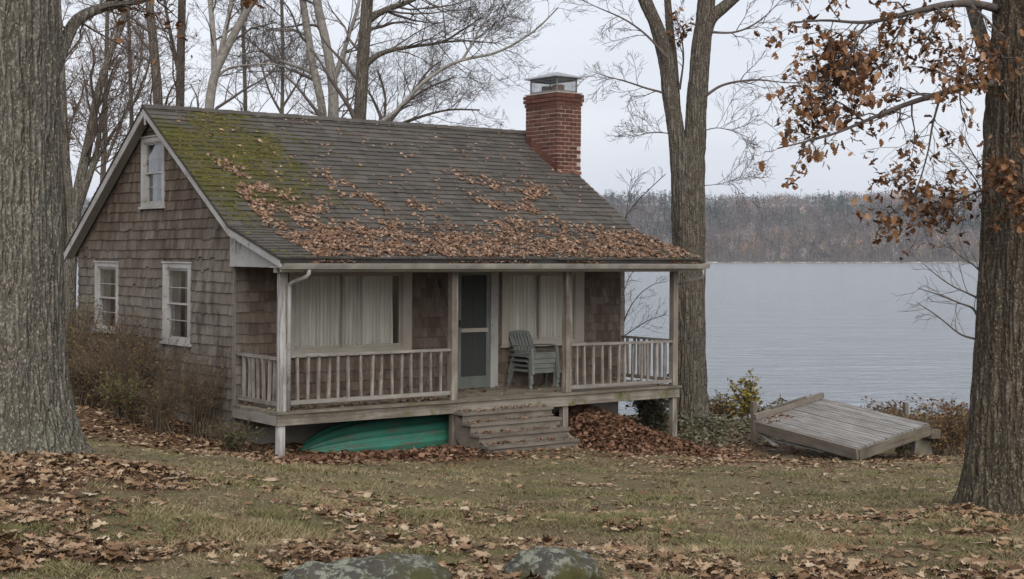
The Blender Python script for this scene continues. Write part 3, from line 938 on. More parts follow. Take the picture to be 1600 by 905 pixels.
# --- chimney
cu0, cu1, cv0, cv1 = CH
ZT = 5.0
chim = MB().box((cu0 + .005, cv0 + .005, -1.6), (cu1 - .005, cv1 - .005, ZT - .004)).build('chimney', M['mortar'], cottage)
bme = {}
def brick(lo, hi):
    sz = tuple(round(hi[i] - lo[i], 3) for i in range(3))
    if sz not in bme:
        m = MB().box(tuple(-s/2 for s in sz), tuple(s/2 for s in sz))
        me = bpy.data.meshes.new('brick'); me.from_pydata(m.v, [], m.f); me.update(); me.materials.append(M['brick']); bme[sz] = me
    o = bpy.data.objects.new('brick', bme[sz]); COL.objects.link(o); o.parent = chim
    o.location = tuple((lo[i] + hi[i]) / 2 + rr.uniform(-.002, .002) for i in range(3))
CHH = .0715; z = ZT - CHH; row = 0
while z > 3.50:
    pr = .0
    if row in (0, 1): pr = .036
    elif row == 2: pr = .018
    a0, a1, b0, b1 = cu0 - pr, cu1 + pr, cv0 - pr, cv1 + pr
    zz0, zz1 = z, z + CHH - .013
    D = .085
    # bond: full-width rows on the front alternate with full-depth rows on the sides
    ev_ = row % 2 == 0
    fa0, fa1 = (a0, a1) if ev_ else (a0 + D + .012, a1 - D - .012)
    sb0, sb1 = (b0 + D + .012, b1 - D - .012) if ev_ else (b0, b1)
    cuts = np.linspace(fa0, fa1, 4 if ev_ else 3)
    for i in range(len(cuts) - 1):
        g0_, g1b = cuts[i] + (.006 if i else 0), cuts[i+1] - (.006 if i < len(cuts) - 2 else 0)
        brick((g0_, b0, zz0), (g1b, b0 + D, zz1))
        if row < 12: brick((g0_, b1 - D, zz0), (g1b, b1, zz1))
    cuts = np.linspace(sb0, sb1, 4 if ev_ else 5)
    for i in range(len(cuts) - 1):
        if float(roof_z((cuts[i] + cuts[i+1]) / 2)) > zz1 + .02: continue
        g0_, g1b = cuts[i] + (.006 if i else 0), cuts[i+1] - (.006 if i < len(cuts) - 2 else 0)
        brick((a0, g0_, zz0), (a0 + D, g1b, zz1))
        if row < 12: brick((a1 - D, g0_, zz0), (a1, g1b, zz1))
    z -= CHH; row += 1
MB().box((cu0 - .02, cv0 - .02, ZT + .001), (cu1 + .02, cv1 + .02, ZT + .022)).build('crown', M['mortar'], chim)
# stepped flashing against the roof slope, and along the front
for i in range(6):
    v0 = cv0 + (cv1 - cv0) * i / 6; v1 = v0 + (cv1 - cv0) / 6
    zb_ = float(roof_z(v0)); zt_ = float(roof_z(v1)) + .10
    MB().box((cu0 - .008 - .001 * (i % 2), v0 - .02, zb_ - .02), (cu0 - .003, v1, zt_)).build('flashing', M['brick'], chim)
MB().box((cu0 - .01, cv0 - .012, float(roof_z(cv0)) - .02), (cu1 + .01, cv0 - .004, float(roof_z(cv0)) + .035)).build('flashing', M['flue_clay'], chim)
# spark-arrestor cap
cc = ((cu0 + cu1) / 2, (cv0 + cv1) / 2)
ccap = MB()
e0, e1, f0, f1 = cu0 + .05, cu1 - .05, cv0 + .08, cv1 - .08
for (x, y) in ((e0, f0), (e1, f0), (e1, f1), (e0, f1)): ccap.box((x - .01, y - .01, ZT + .02), (x + .01, y + .01, ZT + .285))
for z0 in (ZT + .045, ZT + .262):
    ccap.bar((e0, f0, z0), (e1, f0, z0), .02, .03).bar((e0, f1, z0), (e1, f1, z0), .02, .03).bar((e0, f0 + .012, z0), (e0, f1 - .012, z0), .02, .03).bar((e1, f0 + .012, z0), (e1, f1 - .012, z0), .02, .03)
ccap_o = ccap.build('chimney_cap', M['tin_dark'], cottage)
hood = MB(); zz = ZT + .288; q = .09
hood.add([(e0-q,f0-q,zz),(e1+q,f0-q,zz),(e1+q,f1+q,zz),(e0-q,f1+q,zz),(e0-q,f0-q,zz+.018),(e1+q,f0-q,zz+.018),(e1+q,f1+q,zz+.018),(e0-q,f1+q,zz+.018),(cc[0],cc[1]-.12,zz+.125),(cc[0],cc[1]+.12,zz+.125)],
         [(3,2,1,0),(0,1,5,4),(1,2,6,5),(2,3,7,6),(3,0,4,7),(4,5,8),(5,6,9,8),(6,7,9),(7,4,8,9)])
hood.build('hood', M['galvanised'], ccap_o)
scr = MB()
for (p, q_) in (((e0, f0), (e1, f0)), ((e0, f0), (e0, f1)), ((e1, f0), (e1, f1)), ((e0, f1), (e1, f1))):
    p = np.array([*p, 0.]); q_ = np.array([*q_, 0.]); ln = np.linalg.norm(q_ - p); nn = int(ln / .032)
    hh = .215
    for i in range(-7, nn + 1):
        for sg in (1, -1):
            s0 = i / nn * ln; s1 = s0 + hh
            t0, t1 = max(0, s0), min(ln, s1)
            if t1 - t0 < .01: continue
            h0, h1 = (t0 - s0), (t1 - s0)
            if sg < 0: h0, h1 = hh - h0, hh - h1
            A = p + (q_ - p) * t0 / ln; B = p + (q_ - p) * t1 / ln
            scr.bar((A[0], A[1], ZT + .05 + h0), (B[0], B[1], ZT + .05 + h1), .003, .003, (.31, .2, .93))
scr.build('spark_screen', M['tin_dark'], ccap_o)
for (x, y) in ((cc[0] - .03, cc[1] - .17), (cc[0] + .02, cc[1] + .19)):
    MB().tube([(x, y, ZT + .02), (x, y, ZT + .17)], [.115, .11], 14).build('flue', M['flue_clay'], ccap_o)

# --- windows
def wall_pt(wall):
    if wall == 'front': return lambda a, z, o: (a, -o, z)
    return lambda a, z, o: (-o, a, z)
def wbox(mb, P, a0, a1, z0, z1, o0, o1):
    p = P(a0, z0, o0); q = P(a1, z1, o1)
    return mb.box(tuple(min(p[i], q[i]) for i in range(3)), tuple(max(p[i], q[i]) for i in range(3)))
def curtain(P, a0, a1, z0, z1, o, wave, amp, parent, gather=1.0, seed=0, mat='curtain'):
    n = 280; aa = np.linspace(a0, a1, n); V = []
    ph = np.cumsum(np.repeat(np.random.default_rng(seed).uniform(.6, 1.6, n // 10), 10)) * (a1 - a0) / n * wave
    for j, z in enumerate(np.linspace(z0, z1, 4)):
        for i in range(n):
            am = amp * (1.15 - .15 * j)
            V.append(P(aa[i] + .008 * math.sin(j * 1.7 + i * .3), z, o + am * math.sin(ph[i]) + .35 * am * math.sin(ph[i] * 2.3 + j * .3)))
    fs = [(j*n+i, j*n+i+1, (j+1)*n+i+1, (j+1)*n+i) for j in range(3) for i in range(n - 1)]
    return MB().add(V, fs).build('curtain', M[mat], parent, True)
for wi, (wall, a0, a1, z0, z1, g0, g1_, h0, h1) in enumerate(WINS):
    P = wall_pt(wall)
    o1 = .034
    mb = MB()
    wbox(mb, P, a0, g0, z0 + .05, z1, .0005, o1); wbox(mb, P, g1_, a1, z0 + .05, z1, .0005, o1)
    wbox(mb, P, g0 + .0005, g1_ - .0005, h1, z1 - .001, .0005, o1 - .003)
    wbox(mb, P, g0 + .0005, g1_ - .0005, z0 + .05, h0, .0005, o1 - .003)
    # reveal
    wbox(mb, P, g0 + .001, g0 + .018, h0 + .001, h1 - .001, -.09, .02); wbox(mb, P, g1_ - .018, g1_ - .001, h0 + .001, h1 - .001, -.09, .02)
    wbox(mb, P, g0 + .019, g1_ - .019, h1 - .018, h1 - .001, -.09, .02); wbox(mb, P, g0 + .019, g1_ - .019, h0 + .001, h0 + .018, -.09, .02)
    mat = M['porch_trim'] if wall == 'front' else M['white_trim']
    w = mb.build('window', mat, cottage)
    sill = MB(); wbox(sill, P, a0 - .03, a1 + .03, z0 + .012, z0 + .048, .0005, .062); sill.build('sill', mat, w)
    if wall == 'gable':
        capm = MB(); wbox(capm, P, a0 - .015, a1 + .015, z1 + .001, z1 + .022, .0005, .05); capm.build('drip_cap', mat, w)
    G0, G1, H0, H1 = g0 + .019, g1_ - .019, h0 + .019, h1 - .019
    def sash(A0, A1, Z0, Z1, o, muntins=(), t=.024):
        m = MB()
        wbox(m, P, A0, A0 + t, Z0, Z1, o - .03, o); wbox(m, P, A1 - t, A1, Z0, Z1, o - .03, o)
        wbox(m, P, A0 + t, A1 - t, Z1 - t, Z1, o - .03, o - .001); wbox(m, P, A0 + t, A1 - t, Z0, Z0 + t, o - .03, o - .001)
        for fz in muntins:
            zm = Z0 + (Z1 - Z0) * fz; wbox(m, P, A0 + t, A1 - t, zm - .005, zm + .005, o - .025, o - .004)
        s = m.build('sash', mat, w)
        g = MB(); wbox(g, P, A0 + t - .004, A1 - t + .004, Z0 + t - .004, Z1 - t + .004, o - .018, o - .015); g.build('pane', M['window_glass'], w)
        return s
    if wall == 'gable':
        zm = (H0 + H1) / 2
        sash(G0, G1, zm - .013, H1, .0, (.48,)); sash(G0, G1, H0, zm + .015, -.034, (.5,))
        wd = G1 - G0
        curtain(P, G0 - .02, G0 + wd * (.45 if wi < 4 else .25), H0 - .05, H1 + .05, -.088, 45, .012, w, 1, wi, 'blind')
        curtain(P, G0 + wd * .62, G1 + .02, H0 - .05, H1 + .05, -.095, 45, .012, w, 1, wi + 5, 'blind')
    else:
        am = 1.76 if wi == 0 else 5.47
        sash(G0, am + .018, H0, H1, -.034, (), .03); sash(am - .015, G1, H0, H1, -.0, (), .03)
        curtain(P, G0 - .02, G1 - (.07 if wi == 0 else .02), H0 - .06, H1 + .06, -.125, 78, .034, w, 1, wi)

# --- door: outer screen door in front of a panelled door
P = wall_pt('front')
mb = MB(); wbox(mb, P, 3.625, 3.80, 0.003, 1.925, .0005, .034); wbox(mb, P, 4.45, 4.595, .003, 1.925, .0005, .034); wbox(mb, P, 3.801, 4.449, 1.876, 1.924, .0005, .033)
mb.build('door_trim', M['white_trim'], cottage)
mb = MB()
d0, d1 = 3.806, 4.444
wbox(mb, P, d0, d0 + .075, .012, 1.868, -.012, .018); wbox(mb, P, d1 - .075, d1, .012, 1.868, -.012, .018)
wbox(mb, P, d0 + .076, d1 - .076, 1.79, 1.868, -.012, .017); wbox(mb, P, d0 + .076, d1 - .076, .012, .20, -.012, .017)
sdoor = mb.build('screen_door', M['door_green'], cottage)
mb = MB(); wbox(mb, P, d0 + .076, d1 - .04, .895, .955, -.011, .022); mb.build('mid_rail', M['porch_trim'], sdoor)
mb = MB(); wbox(mb, P, d0 + .07, d1 - .07, .205, .892, -.002, .002); mb.build('insect_screen', M['insect_screen'], sdoor)
mb = MB(); wbox(mb, P, d0 + .07, d1 - .07, .958, 1.787, -.002, .002); mb.build('insect_screen', M['insect_screen'], sdoor)
mb = MB(); wbox(mb, P, d0 + .03, d0 + .05, .98, 1.09, .018, .05); mb.build('door_handle', M['lamp_black'], sdoor)
mb = MB(); wbox(mb, P, d0, d1, .005, 1.87, -.095, -.06)
for (A0, A1) in ((d0 + .06, d0 + .29), (d0 + .35, d1 - .06)):
    for (Z0, Z1) in ((.12, .38), (.46, .86), (.96, 1.74)):
        wbox(mb, P, A0, A1, Z0, Z1, -.0595, -.05)
mb.build('inner_door', M['door_inner'], cottage)
mb = MB(); wbox(mb, P, 3.44, 3.50, 1.66, 1.74, .015, .04); wbox(mb, P, 3.45, 3.49, 1.60, 1.66, .025, .075); mb.build('wall_lamp', M['lamp_black'], cottage)

# --- porch floor
DU0, DU1, DV0 = -.06, 7.33, -1.37
pf = MB()
for uu in np.linspace(.25, 7.05, 13): pf.box((uu - .02, DV0 + .075, -.16), (uu + .02, -.03, -.034))
deck = pf.build('porch_frame', M['fascia_side'], cottage)
nb = 11; bw = (-.028 - DV0) / nb
for i in range(nb):
    v0 = DV0 + i * bw
    cut = 2.9 + ((i * 7) % 5) * .55
    e = .0 if i else .015
    for (a, b) in ((DU0 - e, cut - .002), (cut + .002, DU1 + e)):
        MB().box((a + rr.uniform(-.008, .008) * (a < 0), v0 + .003 - e, -.032), (b + rr.uniform(-.01, .01) * (b > 7), v0 + bw - .003, rr.uniform(-.003, .003))).build('floor_board', M['deck_wood'], deck)
def fascia(lo, hi, mat): return MB().box(lo, hi).build('fascia_board', M[mat], cottage)
fascia((DU0 + .01, DV0 + .02, -.185), (2.868, DV0 + .05, -.036), 'fascia_wood')
fascia((2.872, DV0 + .018, -.20), (5.10, DV0 + .05, -.036), 'fascia_wood')
fascia((5.104, DV0 + .02, -.19), (DU1 - .01, DV0 + .05, -.036), 'fascia_wood')
fascia((DU0 + .008, DV0 + .053, -.185), (DU0 + .036, -.035, -.036), 'fascia_side')
fascia((DU1 - .036, DV0 + .053, -.185), (DU1 - .008, -.035, -.036), 'fascia_side')
# posts, above and below the floor
for i, u in enumerate((.05, 2.84, 4.985, 7.245)):
    m = M['post_white'] if i == 0 else M['post_wood']
    w = .052
    MB().box((u - w, PV - w, .004), (u + w, PV + w, 1.858)).build('porch_post', m, cottage)
    x, y, zz = house(u, PV)
    zb_ = g1(x, y) - zz - .25
    ub = u + (-.02, .02, -.05, .0)[i]
    MB().box((ub - .05, PV - .045, zb_), (ub + .05, PV + .045, -.188)).build('porch_pier', m if i == 0 else M['post_wood'], cottage)
# railings
bm = MB().box((-.017, -.017, 0), (.017, .017, 1)); bal = bpy.data.meshes.new('baluster'); bal.from_pydata(bm.v, [], bm.f); bal.update(); bal.materials.append(M['baluster_wood'])
def railing(p, q, n, zt=.74, zb=.085, mat='rail_wood', broken=()):
    p = np.array(p, float); q = np.array(q, float)
    zt0, zt1 = (zt, zt) if not isinstance(zt, tuple) else zt
    mb = MB()
    mb.bar((*p, zt0), (*q, zt1), .075, .036)
    r = mb.build('railing', M[mat], cottage)
    MB().bar((*p, zb), (*q, zb), .05, .055).build('bottom_rail', M[mat], r)
    for i in range(n):
        t_ = (i + 1) / (n + 1) + rr.uniform(-.012, .012)
        c = p + (q - p) * t_
        ztt = zt0 + (zt1 - zt0) * t_
        o = bpy.data.objects.new('baluster', bal); COL.objects.link(o); o.parent = r
        h = ztt - zb - .035
        o.location = (c[0] + rr.uniform(-.006, .006), c[1] + rr.uniform(-.006, .006), zb + .022)
        o.scale = (rr.uniform(.85, 1.1), 1, h)
        o.rotation_euler = (rr.uniform(-.012, .012), rr.uniform(-.03, .03), 0)
        if i in broken:
            o.scale = (1, 1, h * .55); o.rotation_euler = (0, .05, 0)
            o2 = bpy.data.objects.new('baluster', bal); COL.objects.link(o2); o2.parent = r
            o2.location = (c[0] + .055, c[1] + .05, zb + .02); o2.scale = (.9, .9, h); o2.rotation_euler = (-.03, .02, 0)
    return r
railing((.105, PV), (2.785, PV), 15, (.745, .735), .11, broken=(3, 8))
railing((5.04, PV), (7.19, PV), 12, (.735, .72), .075)
railing((.045, PV + .055), (.045, -.04), 7, .70, .09, 'rail_side')
railing((7.245, PV + .055), (7.245, -.04), 8, .735, .085, 'rail_side')
# steps
sL, sR = 2.84, 4.46
stz = [-.165, -.305, -.445, -.585]
run = .205
v = DV0 + .018
steps = None
for uu in (sL + .02, sR - .02):
    st = MB(); st.extrude([(uu - .02, v - .002, -.205), (uu - .02, v - .03 - run * 3.85, -.62), (uu - .02, v - .03 - run * 3.85, -1.1), (uu - .02, v - run * 3.0, -1.1), (uu - .02, v - .002, -.52)], (.04, 0, 0))
    if steps is None: steps = st.build('steps', M['step_wood'], cottage)
    else: st.build('stringer', M['step_wood'], steps)
for i, z in enumerate(stz):
    vf = v - run * (i + 1)
    ext = .03
    MB().box((sL - ext, vf - .03, z - .036), (sR + ext * (.8), vf + run - .012, z)).build('tread', M['step_wood'], steps)
    MB().box((sL - .015, vf - .004, z - .18), (sR + .012, vf + .018, z - .038)).build('riser', M['step_wood'], steps)
#@@PART3
# ------------------------------------------------------------------ leaves: lobed outlines scattered in numbers
def leaf_template(kind):
    if kind == 'oak':          # lobed oak leaf, length 1 along y
        out = [(0,0),(.10,.10),(.24,.16),(.16,.28),(.36,.38),(.20,.50),(.34,.64),(.17,.74),(.18,.88),(0,1.0)]
    elif kind == 'maple':
        out = [(0,0),(.12,.12),(.40,.10),(.28,.30),(.52,.46),(.24,.52),(.28,.72),(.12,.66),(0,1.0)]
    else:                      # small simple leaf, far away
        out = [(0,0),(.26,.28),(.30,.62),(0,1.0)]
    pts = out + [(-x, y) for x, y in out[1:-1][::-1]]
    pts = np.array(pts)
    v = np.concatenate([[[0, .5]], pts])
    n = len(pts)
    f = np.array([(0, 1 + i, 1 + (i + 1) % n) for i in range(n)])
    return v - [0, .5], f
def scatter_leaves(name, pos, size, normal_tilt, kind, mat, parent=None, curl=.5, up=None, droop=None):
    """pos (N,3), size (N,), leaves lie about the local up vector with random tilt and curl"""
    N = len(pos)
    tv, tf = leaf_template(kind)
    th = rng.uniform(0, 2 * math.pi, N)
    a = np.stack([np.cos(th), np.sin(th), np.zeros(N)], -1)
    upv = np.tile([0., 0, 1], (N, 1)) if up is None else np.broadcast_to(up, (N, 3)).copy()
    upv = upv + rng.normal(0, 1, (N, 3)) * np.asarray(normal_tilt).reshape(-1, 1)
    upv /= np.linalg.norm(upv, axis=1, keepdims=True)
    if droop is not None: a = a * (1 - droop) + np.array([0, 0, -1.]) * droop + rng.normal(0, .25, (N, 3))
    a = a - upv * (a * upv).sum(1, keepdims=True); a /= np.linalg.norm(a, axis=1, keepdims=True) + 1e-9
    b = np.cross(upv, a)
    c1 = rng.normal(0, curl, (N, 1)) + curl * .6; c2 = rng.normal(0, curl, (N, 1))
    z = c1 * (tv[None, :, 0] ** 2) * 2.2 + c2 * (tv[None, :, 1] ** 2) * 1.1 + rng.normal(0, .05 * curl / .5, (N, len(tv)))
    asp = rng.uniform(.75, 1.15, (N, 1))
    V = pos[:, None, :] + size[:, None, None] * (tv[None, :, :1] * asp[:, :, None] * b[:, None, :] + tv[None, :, 1:] * a[:, None, :] + z[:, :, None] * upv[:, None, :])
    Fc = (tf[None] + (np.arange(N) * len(tv))[:, None, None]).reshape(-1, 3)
    return link(name, np_mesh(name, V.reshape(-1, 3), Fc), mat, parent)

def leaf_mat(name, stops, rough=.75):
    t = NT(name)
    c = t.ramp(t.random(), stops)
    n = t.noise(t.coord('Object'), 30, 4, .6)
    c = t.mix(t.ramp(n, [(.35, (0,0,0)), (.75, (.6,.6,.6))]), c, t.mix(.6, c, (.05, .03, .02)))
    t.col(c); M[name] = t.done(rough, .25)
leaf_mat('leaf_litter', [(0, (.07, .038, .020)), (.22, (.15, .085, .045)), (.5, (.235, .145, .080)), (.75, (.32, .22, .135)), (.92, (.40, .30, .20)), (1, (.48, .39, .28))])
leaf_mat('leaf_dark', [(0, (.060, .030, .018)), (.4, (.128, .064, .038)), (.75, (.20, .108, .066)), (1, (.29, .18, .118))])
leaf_mat('leaf_roof', [(0, (.095, .05, .03)), (.35, (.19, .108, .066)), (.7, (.28, .175, .118)), (1, (.42, .295, .215))])
leaf_mat('oak_leaf', [(0, (.11, .050, .024)), (.4, (.185, .088, .040)), (.75, (.25, .128, .062)), (1, (.33, .20, .12))])
leaf_mat('shrub_leaf_tan', [(0, (.10, .06, .028)), (.5, (.17, .105, .045)), (1, (.21, .14, .05))])
leaf_mat('shrub_leaf_orange', [(0, (.12, .065, .022)), (.5, (.19, .115, .035)), (1, (.22, .16, .05))])
leaf_mat('shrub_leaf_green', [(0, (.05, .062, .02)), (.5, (.09, .105, .032)), (1, (.14, .15, .05))])
leaf_mat('shrub_leaf_yellow', [(0, (.18, .13, .025)), (.5, (.28, .21, .04)), (1, (.20, .20, .045))])
leaf_mat('shrub_leaf_red', [(0, (.085, .045, .03)), (.5, (.14, .07, .042)), (1, (.18, .105, .055))])
leaf_mat('ivy_leaf', [(0, (.018, .026, .014)), (.5, (.038, .048, .026)), (1, (.085, .085, .06))])
leaf_mat('cover_leaf', [(0, (.07, .072, .042)), (.5, (.115, .118, .072)), (1, (.20, .195, .14))])

# ------------------------------------------------------------------ branching
def resample(P, n):
    P = np.array(P, float)
    k = len(P)
    if k > 2:     # Catmull-Rom
        Q = np.concatenate([[2*P[0]-P[1]], P, [2*P[-1]-P[-2]]]); out = []
        for i in range(1, k):
            p0, p1, p2, p3 = Q[i-1], Q[i], Q[i+1], Q[i+2]
            for s in np.linspace(0, 1, 12, endpoint=False):
                out.append(.5 * (2*p1 + (p2-p0)*s + (2*p0-5*p1+4*p2-p3)*s*s + (3*p1-p0-3*p2+p3)*s**3))
        P = np.array(out + [P[-1]])
    d = np.concatenate([[0], np.cumsum(np.linalg.norm(np.diff(P, axis=0), axis=1))])
    s = np.linspace(0, d[-1], n)
    return np.stack([np.interp(s, d, P[:, i]) for i in range(3)], -1)

def children(pts, rad, k, t0, t1, lr, ang, n, wander, up, rr_=(.45, .65), length=None, rmin=.0035, taper=.25):
    """k side shoots from every parent polyline: vectorised"""
    N, m, _ = pts.shape
    plen = np.linalg.norm(np.diff(pts, axis=1), axis=2).sum(1)
    idx = np.repeat(np.arange(N), k); Q = len(idx)
    t = (np.tile((np.arange(k) + .5) / k, N) + rng.uniform(-.5, .5, Q) / k) * (t1 - t0) + t0
    f = np.clip(t, 0, .999) * (m - 1); i0 = f.astype(int); fr = (f - i0)[:, None]
    p = pts[idx, i0] * (1 - fr) + pts[idx, np.minimum(i0 + 1, m - 1)] * fr
    d = pts[idx, np.minimum(i0 + 1, m - 1)] - pts[idx, i0]; d /= np.linalg.norm(d, axis=1, keepdims=True) + 1e-9
    r = rad[idx, i0] * (1 - fr[:, 0]) + rad[idx, np.minimum(i0 + 1, m - 1)] * fr[:, 0]
    rnd = rng.normal(0, 1, (Q, 3)); s = rnd - d * (rnd * d).sum(1, keepdims=True); s /= np.linalg.norm(s, axis=1, keepdims=True) + 1e-9
    A = np.radians(rng.uniform(ang[0], ang[1], Q))[:, None]
    dr = d * np.cos(A) + s * np.sin(A); dr[:, 2] += up * .5; dr /= np.linalg.norm(dr, axis=1, keepdims=True)
    Lc = (plen[idx] if length is None else np.full(Q, length)) * rng.uniform(lr[0], lr[1], Q) * (1 - .45 * t)
    out = np.zeros((Q, n, 3)); out[:, 0] = p
    cur = dr
    for j in range(1, n):
        out[:, j] = out[:, j-1] + cur * (Lc / (n - 1))[:, None]
        cur = cur + rng.normal(0, wander, (Q, 3)); cur[:, 2] += up * .18; cur /= np.linalg.norm(cur, axis=1, keepdims=True)
    R0 = np.maximum(np.minimum(r * rng.uniform(rr_[0], rr_[1], Q), r * .8), rmin)
    rads = np.maximum(R0[:, None] * (1 - (1 - taper) * np.linspace(0, 1, n))[None], rmin * .75)
    return out, rads

def bark(name, lo, mid, hi, moss=None, lichen=None, zs=.16, scale=24, bump=.7, plates=0):
    t = NT(name)
    v = t.coord('Object', (1, 1, zs))
    n = t.noise(v, scale, 6, .65, .3)
    c = t.ramp(n, [(.30, lo), (.5, mid), (.72, hi)])
    b = t.noise(t.coord('Object', (1, 1, .5)), 1.3, 4, .6)
    c = t.mix(t.ramp(b, [(.4, (0,0,0)), (.7, (.5,.5,.5))]), c, lo)
    if lichen:
        ln = t.noise(t.coord('Object'), 3.2, 6, .7)
        c = t.mix(t.ramp(ln, [(.52, (0,0,0)), (.64, (.7,.7,.7))]), c, lichen)
    if moss:
        tc = t.n('ShaderNodeTexCoord'); sx = t.n('ShaderNodeSeparateXYZ'); t.l(tc.outputs['Object'], sx.inputs[0])
        mm = t.math('ADD', t.maprange(sx.outputs['Z'], 1.3, .0), t.math('MULTIPLY', t.noise(t.coord('Object'), 5, 5, .65), 1.0))
        c = t.mix(t.math('MULTIPLY', t.maprange(mm, .95, 1.5), .65), c, moss)
    n2b = t.noise(t.coord('Object', (1, 1, zs * 2.5)), scale * 2.3, 5, .7)
    c = t.mix(t.ramp(n2b, [(.40, (.8,.8,.8)), (.52, (0,0,0))]), c, t.mix(.7, c, lo))
    h = t.math('ADD', n, n2b)
    if plates:      # long furrowed plates
        wv = t.n('ShaderNodeVectorMath', operation='ADD'); nz = t.n('ShaderNodeTexNoise'); nz.inputs['Scale'].default_value = 11.; nz.inputs['Detail'].default_value = 4
        t.l(t.coord('Object', (1, 1, .6)), nz.inputs['Vector'])
        sc = t.n('ShaderNodeVectorMath', operation='SCALE'); sc.inputs['Scale'].default_value = .05; t.l(nz.outputs['Color'], sc.inputs[0])
        t.l(t.coord('Object', (1, 1, .10)), wv.inputs[0]); t.l(sc.outputs[0], wv.inputs[1])
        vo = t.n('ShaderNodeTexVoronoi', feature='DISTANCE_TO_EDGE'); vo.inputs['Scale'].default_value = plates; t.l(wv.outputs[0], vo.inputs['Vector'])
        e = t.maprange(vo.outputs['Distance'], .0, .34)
        c = t.mix(e, t.mix(.6, c, tuple(x * .6 for x in lo)), c)  # dirt and occlusion shade painted into the colour of the furrows
        fl = t.noise(t.coord('Object', (1, 1, .7)), 60, 5, .75)
        c = t.mix(t.ramp(fl, [(.54, (0,0,0)), (.62, (.75,.75,.75))]), c, tuple(min(1, x * 1.35) for x in hi))
        h = t.math('ADD', h, t.math('MULTIPLY', fl, .6))
        h = t.math('ADD', t.math('MULTIPLY', h, .5), t.math('MULTIPLY', e, 1.6))
    t.col(c); t.bump(h, bump, .035)
    M[name] = t.done(.92, .15)
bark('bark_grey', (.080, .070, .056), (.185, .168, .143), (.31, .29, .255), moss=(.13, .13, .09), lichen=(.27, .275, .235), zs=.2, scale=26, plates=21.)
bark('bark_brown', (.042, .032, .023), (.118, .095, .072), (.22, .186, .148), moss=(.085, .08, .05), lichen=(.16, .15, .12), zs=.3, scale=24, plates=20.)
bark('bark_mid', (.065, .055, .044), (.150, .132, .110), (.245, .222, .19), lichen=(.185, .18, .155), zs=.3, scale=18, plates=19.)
bark('bark_pale', (.15, .14, .125), (.26, .248, .228), (.38, .365, .34), zs=.8, scale=9, bump=.3)
bark('bark_brush', (.075, .056, .04), (.125, .097, .071), (.18, .145, .108), zs=.4, scale=10, bump=.1)
bark('bark_twig', (.075, .063, .059), (.12, .102, .096), (.165, .144, .136), zs=.4, scale=10, bump=.1)
bark('bark_twig_warm', (.095, .07, .06), (.14, .108, .094), (.185, .148, .13), zs=.4, scale=10, bump=.1)

def limb_mesh(name, polys, base, mat, parent, k=10):
    """explicit limbs, one part each: (points, r0, r1)"""
    for pts, r0, r1 in polys:
        P = resample(pts, max(8, 4 * len(pts))) - base
        n = len(P)
        rad = r0 + (r1 - r0) * np.linspace(0, 1, n) ** .8
        rad = rad * (1 + .05 * np.sin(np.linspace(0, 9, n) + r0 * 100))
        v, f = tube_batch(P[None], rad[None], k)
        link(name, np_mesh(name, v, f), mat, parent, True)

def crown(polys, spec, base):
    """polys explicit limbs -> twigs; spec list of levels dict"""
    n0 = 24
    pts = np.stack([resample(p, n0) for p, _, _ in polys]); rad = np.stack([a + (b - a) * np.linspace(0, 1, n0) ** .8 for _, a, b in polys])
    V = []; Fc = []; off = 0; levels = []
    for sp in spec:
        sp = dict(sp); sides = sp.pop('sides', 3); src = sp.pop('src', None)
        pp, pr = (pts, rad) if src is None or src < 0 else levels[src]
        c, r = children(pp, pr, **sp)
        levels.append((c, r)); pts, rad = c, r
        v, f = tube_batch(c - base, r, sides)
        V.append(v); Fc.append(f + off); off += len(v)
    return np.concatenate(V), np.concatenate(Fc), levels

def trunk_mesh(pts, radii, base, flare=.5, flare_h=.7, ridges=.03, n_t=220, n_th=120, lobes=5, seed=0., ridge_f=9., dir_flare=None):
    """a big trunk seen near: buttressed foot and furrowed bark as geometry"""
    P = resample(pts, n_t); d = np.concatenate([[0], np.cumsum(np.linalg.norm(np.diff(P, axis=0), axis=1))])
    rad = np.interp(d / d[-1], np.linspace(0, 1, len(radii)), radii)
    th = np.arange(n_th) * 2 * math.pi / n_th
    H = d[:, None] + 0 * th[None]; TH = th[None] + 0 * d[:, None]
    fl = np.exp(-np.maximum(H - .15, 0) / flare_h * 2.2) * flare
    lob = 1 + .55 * np.cos(lobes * TH + seed + .5 * np.sin(TH * 2)) * np.exp(-H / flare_h * 1.6)
    rr = rad[:, None] * (1 + fl * lob)
    cx, sx_ = np.cos(TH), np.sin(TH)
    q = np.stack([cx * ridge_f * .8 + seed, sx_ * ridge_f * .8, H * 1.3 + .6 * np.sin(TH * 3 + H)], -1)
    n1 = np.abs(vnoise(q * [.85, .85, .9]) - .5) * 2
    n2_ = np.abs(vnoise(q * [1.5, 1.5, 2.2] + 7.7) - .5) * 2
    n3_ = vnoise(q * [2.2, 2.2, 9.] + 3.3) - .5
    big = fbm(np.stack([cx * 1.4 + seed, sx_ * 1.4, H * .8], -1), 2) - .5
    rr = rr * (1 + .10 * big) - ridges * (1 - n1) ** 2 * 1.0 - ridges * .7 * (1 - n2_) ** 3 + ridges * .45 * n3_
    V = P[:, None, :] + np.stack([cx * rr, sx_ * rr, np.zeros_like(rr)], -1) - base
    idx = np.arange(n_t * n_th).reshape(n_t, n_th); nx = np.roll(idx, -1, 1)
    f = np.stack([idx[:-1], nx[:-1], nx[1:], idx[1:]], -1).reshape(-1, 4)
    return np_mesh('trunk', V.reshape(-1, 3), f)

def px(list_, d):
    return [at(p[0], p[1], d + (p[2] if len(p) > 2 else 0)) for p in list_]

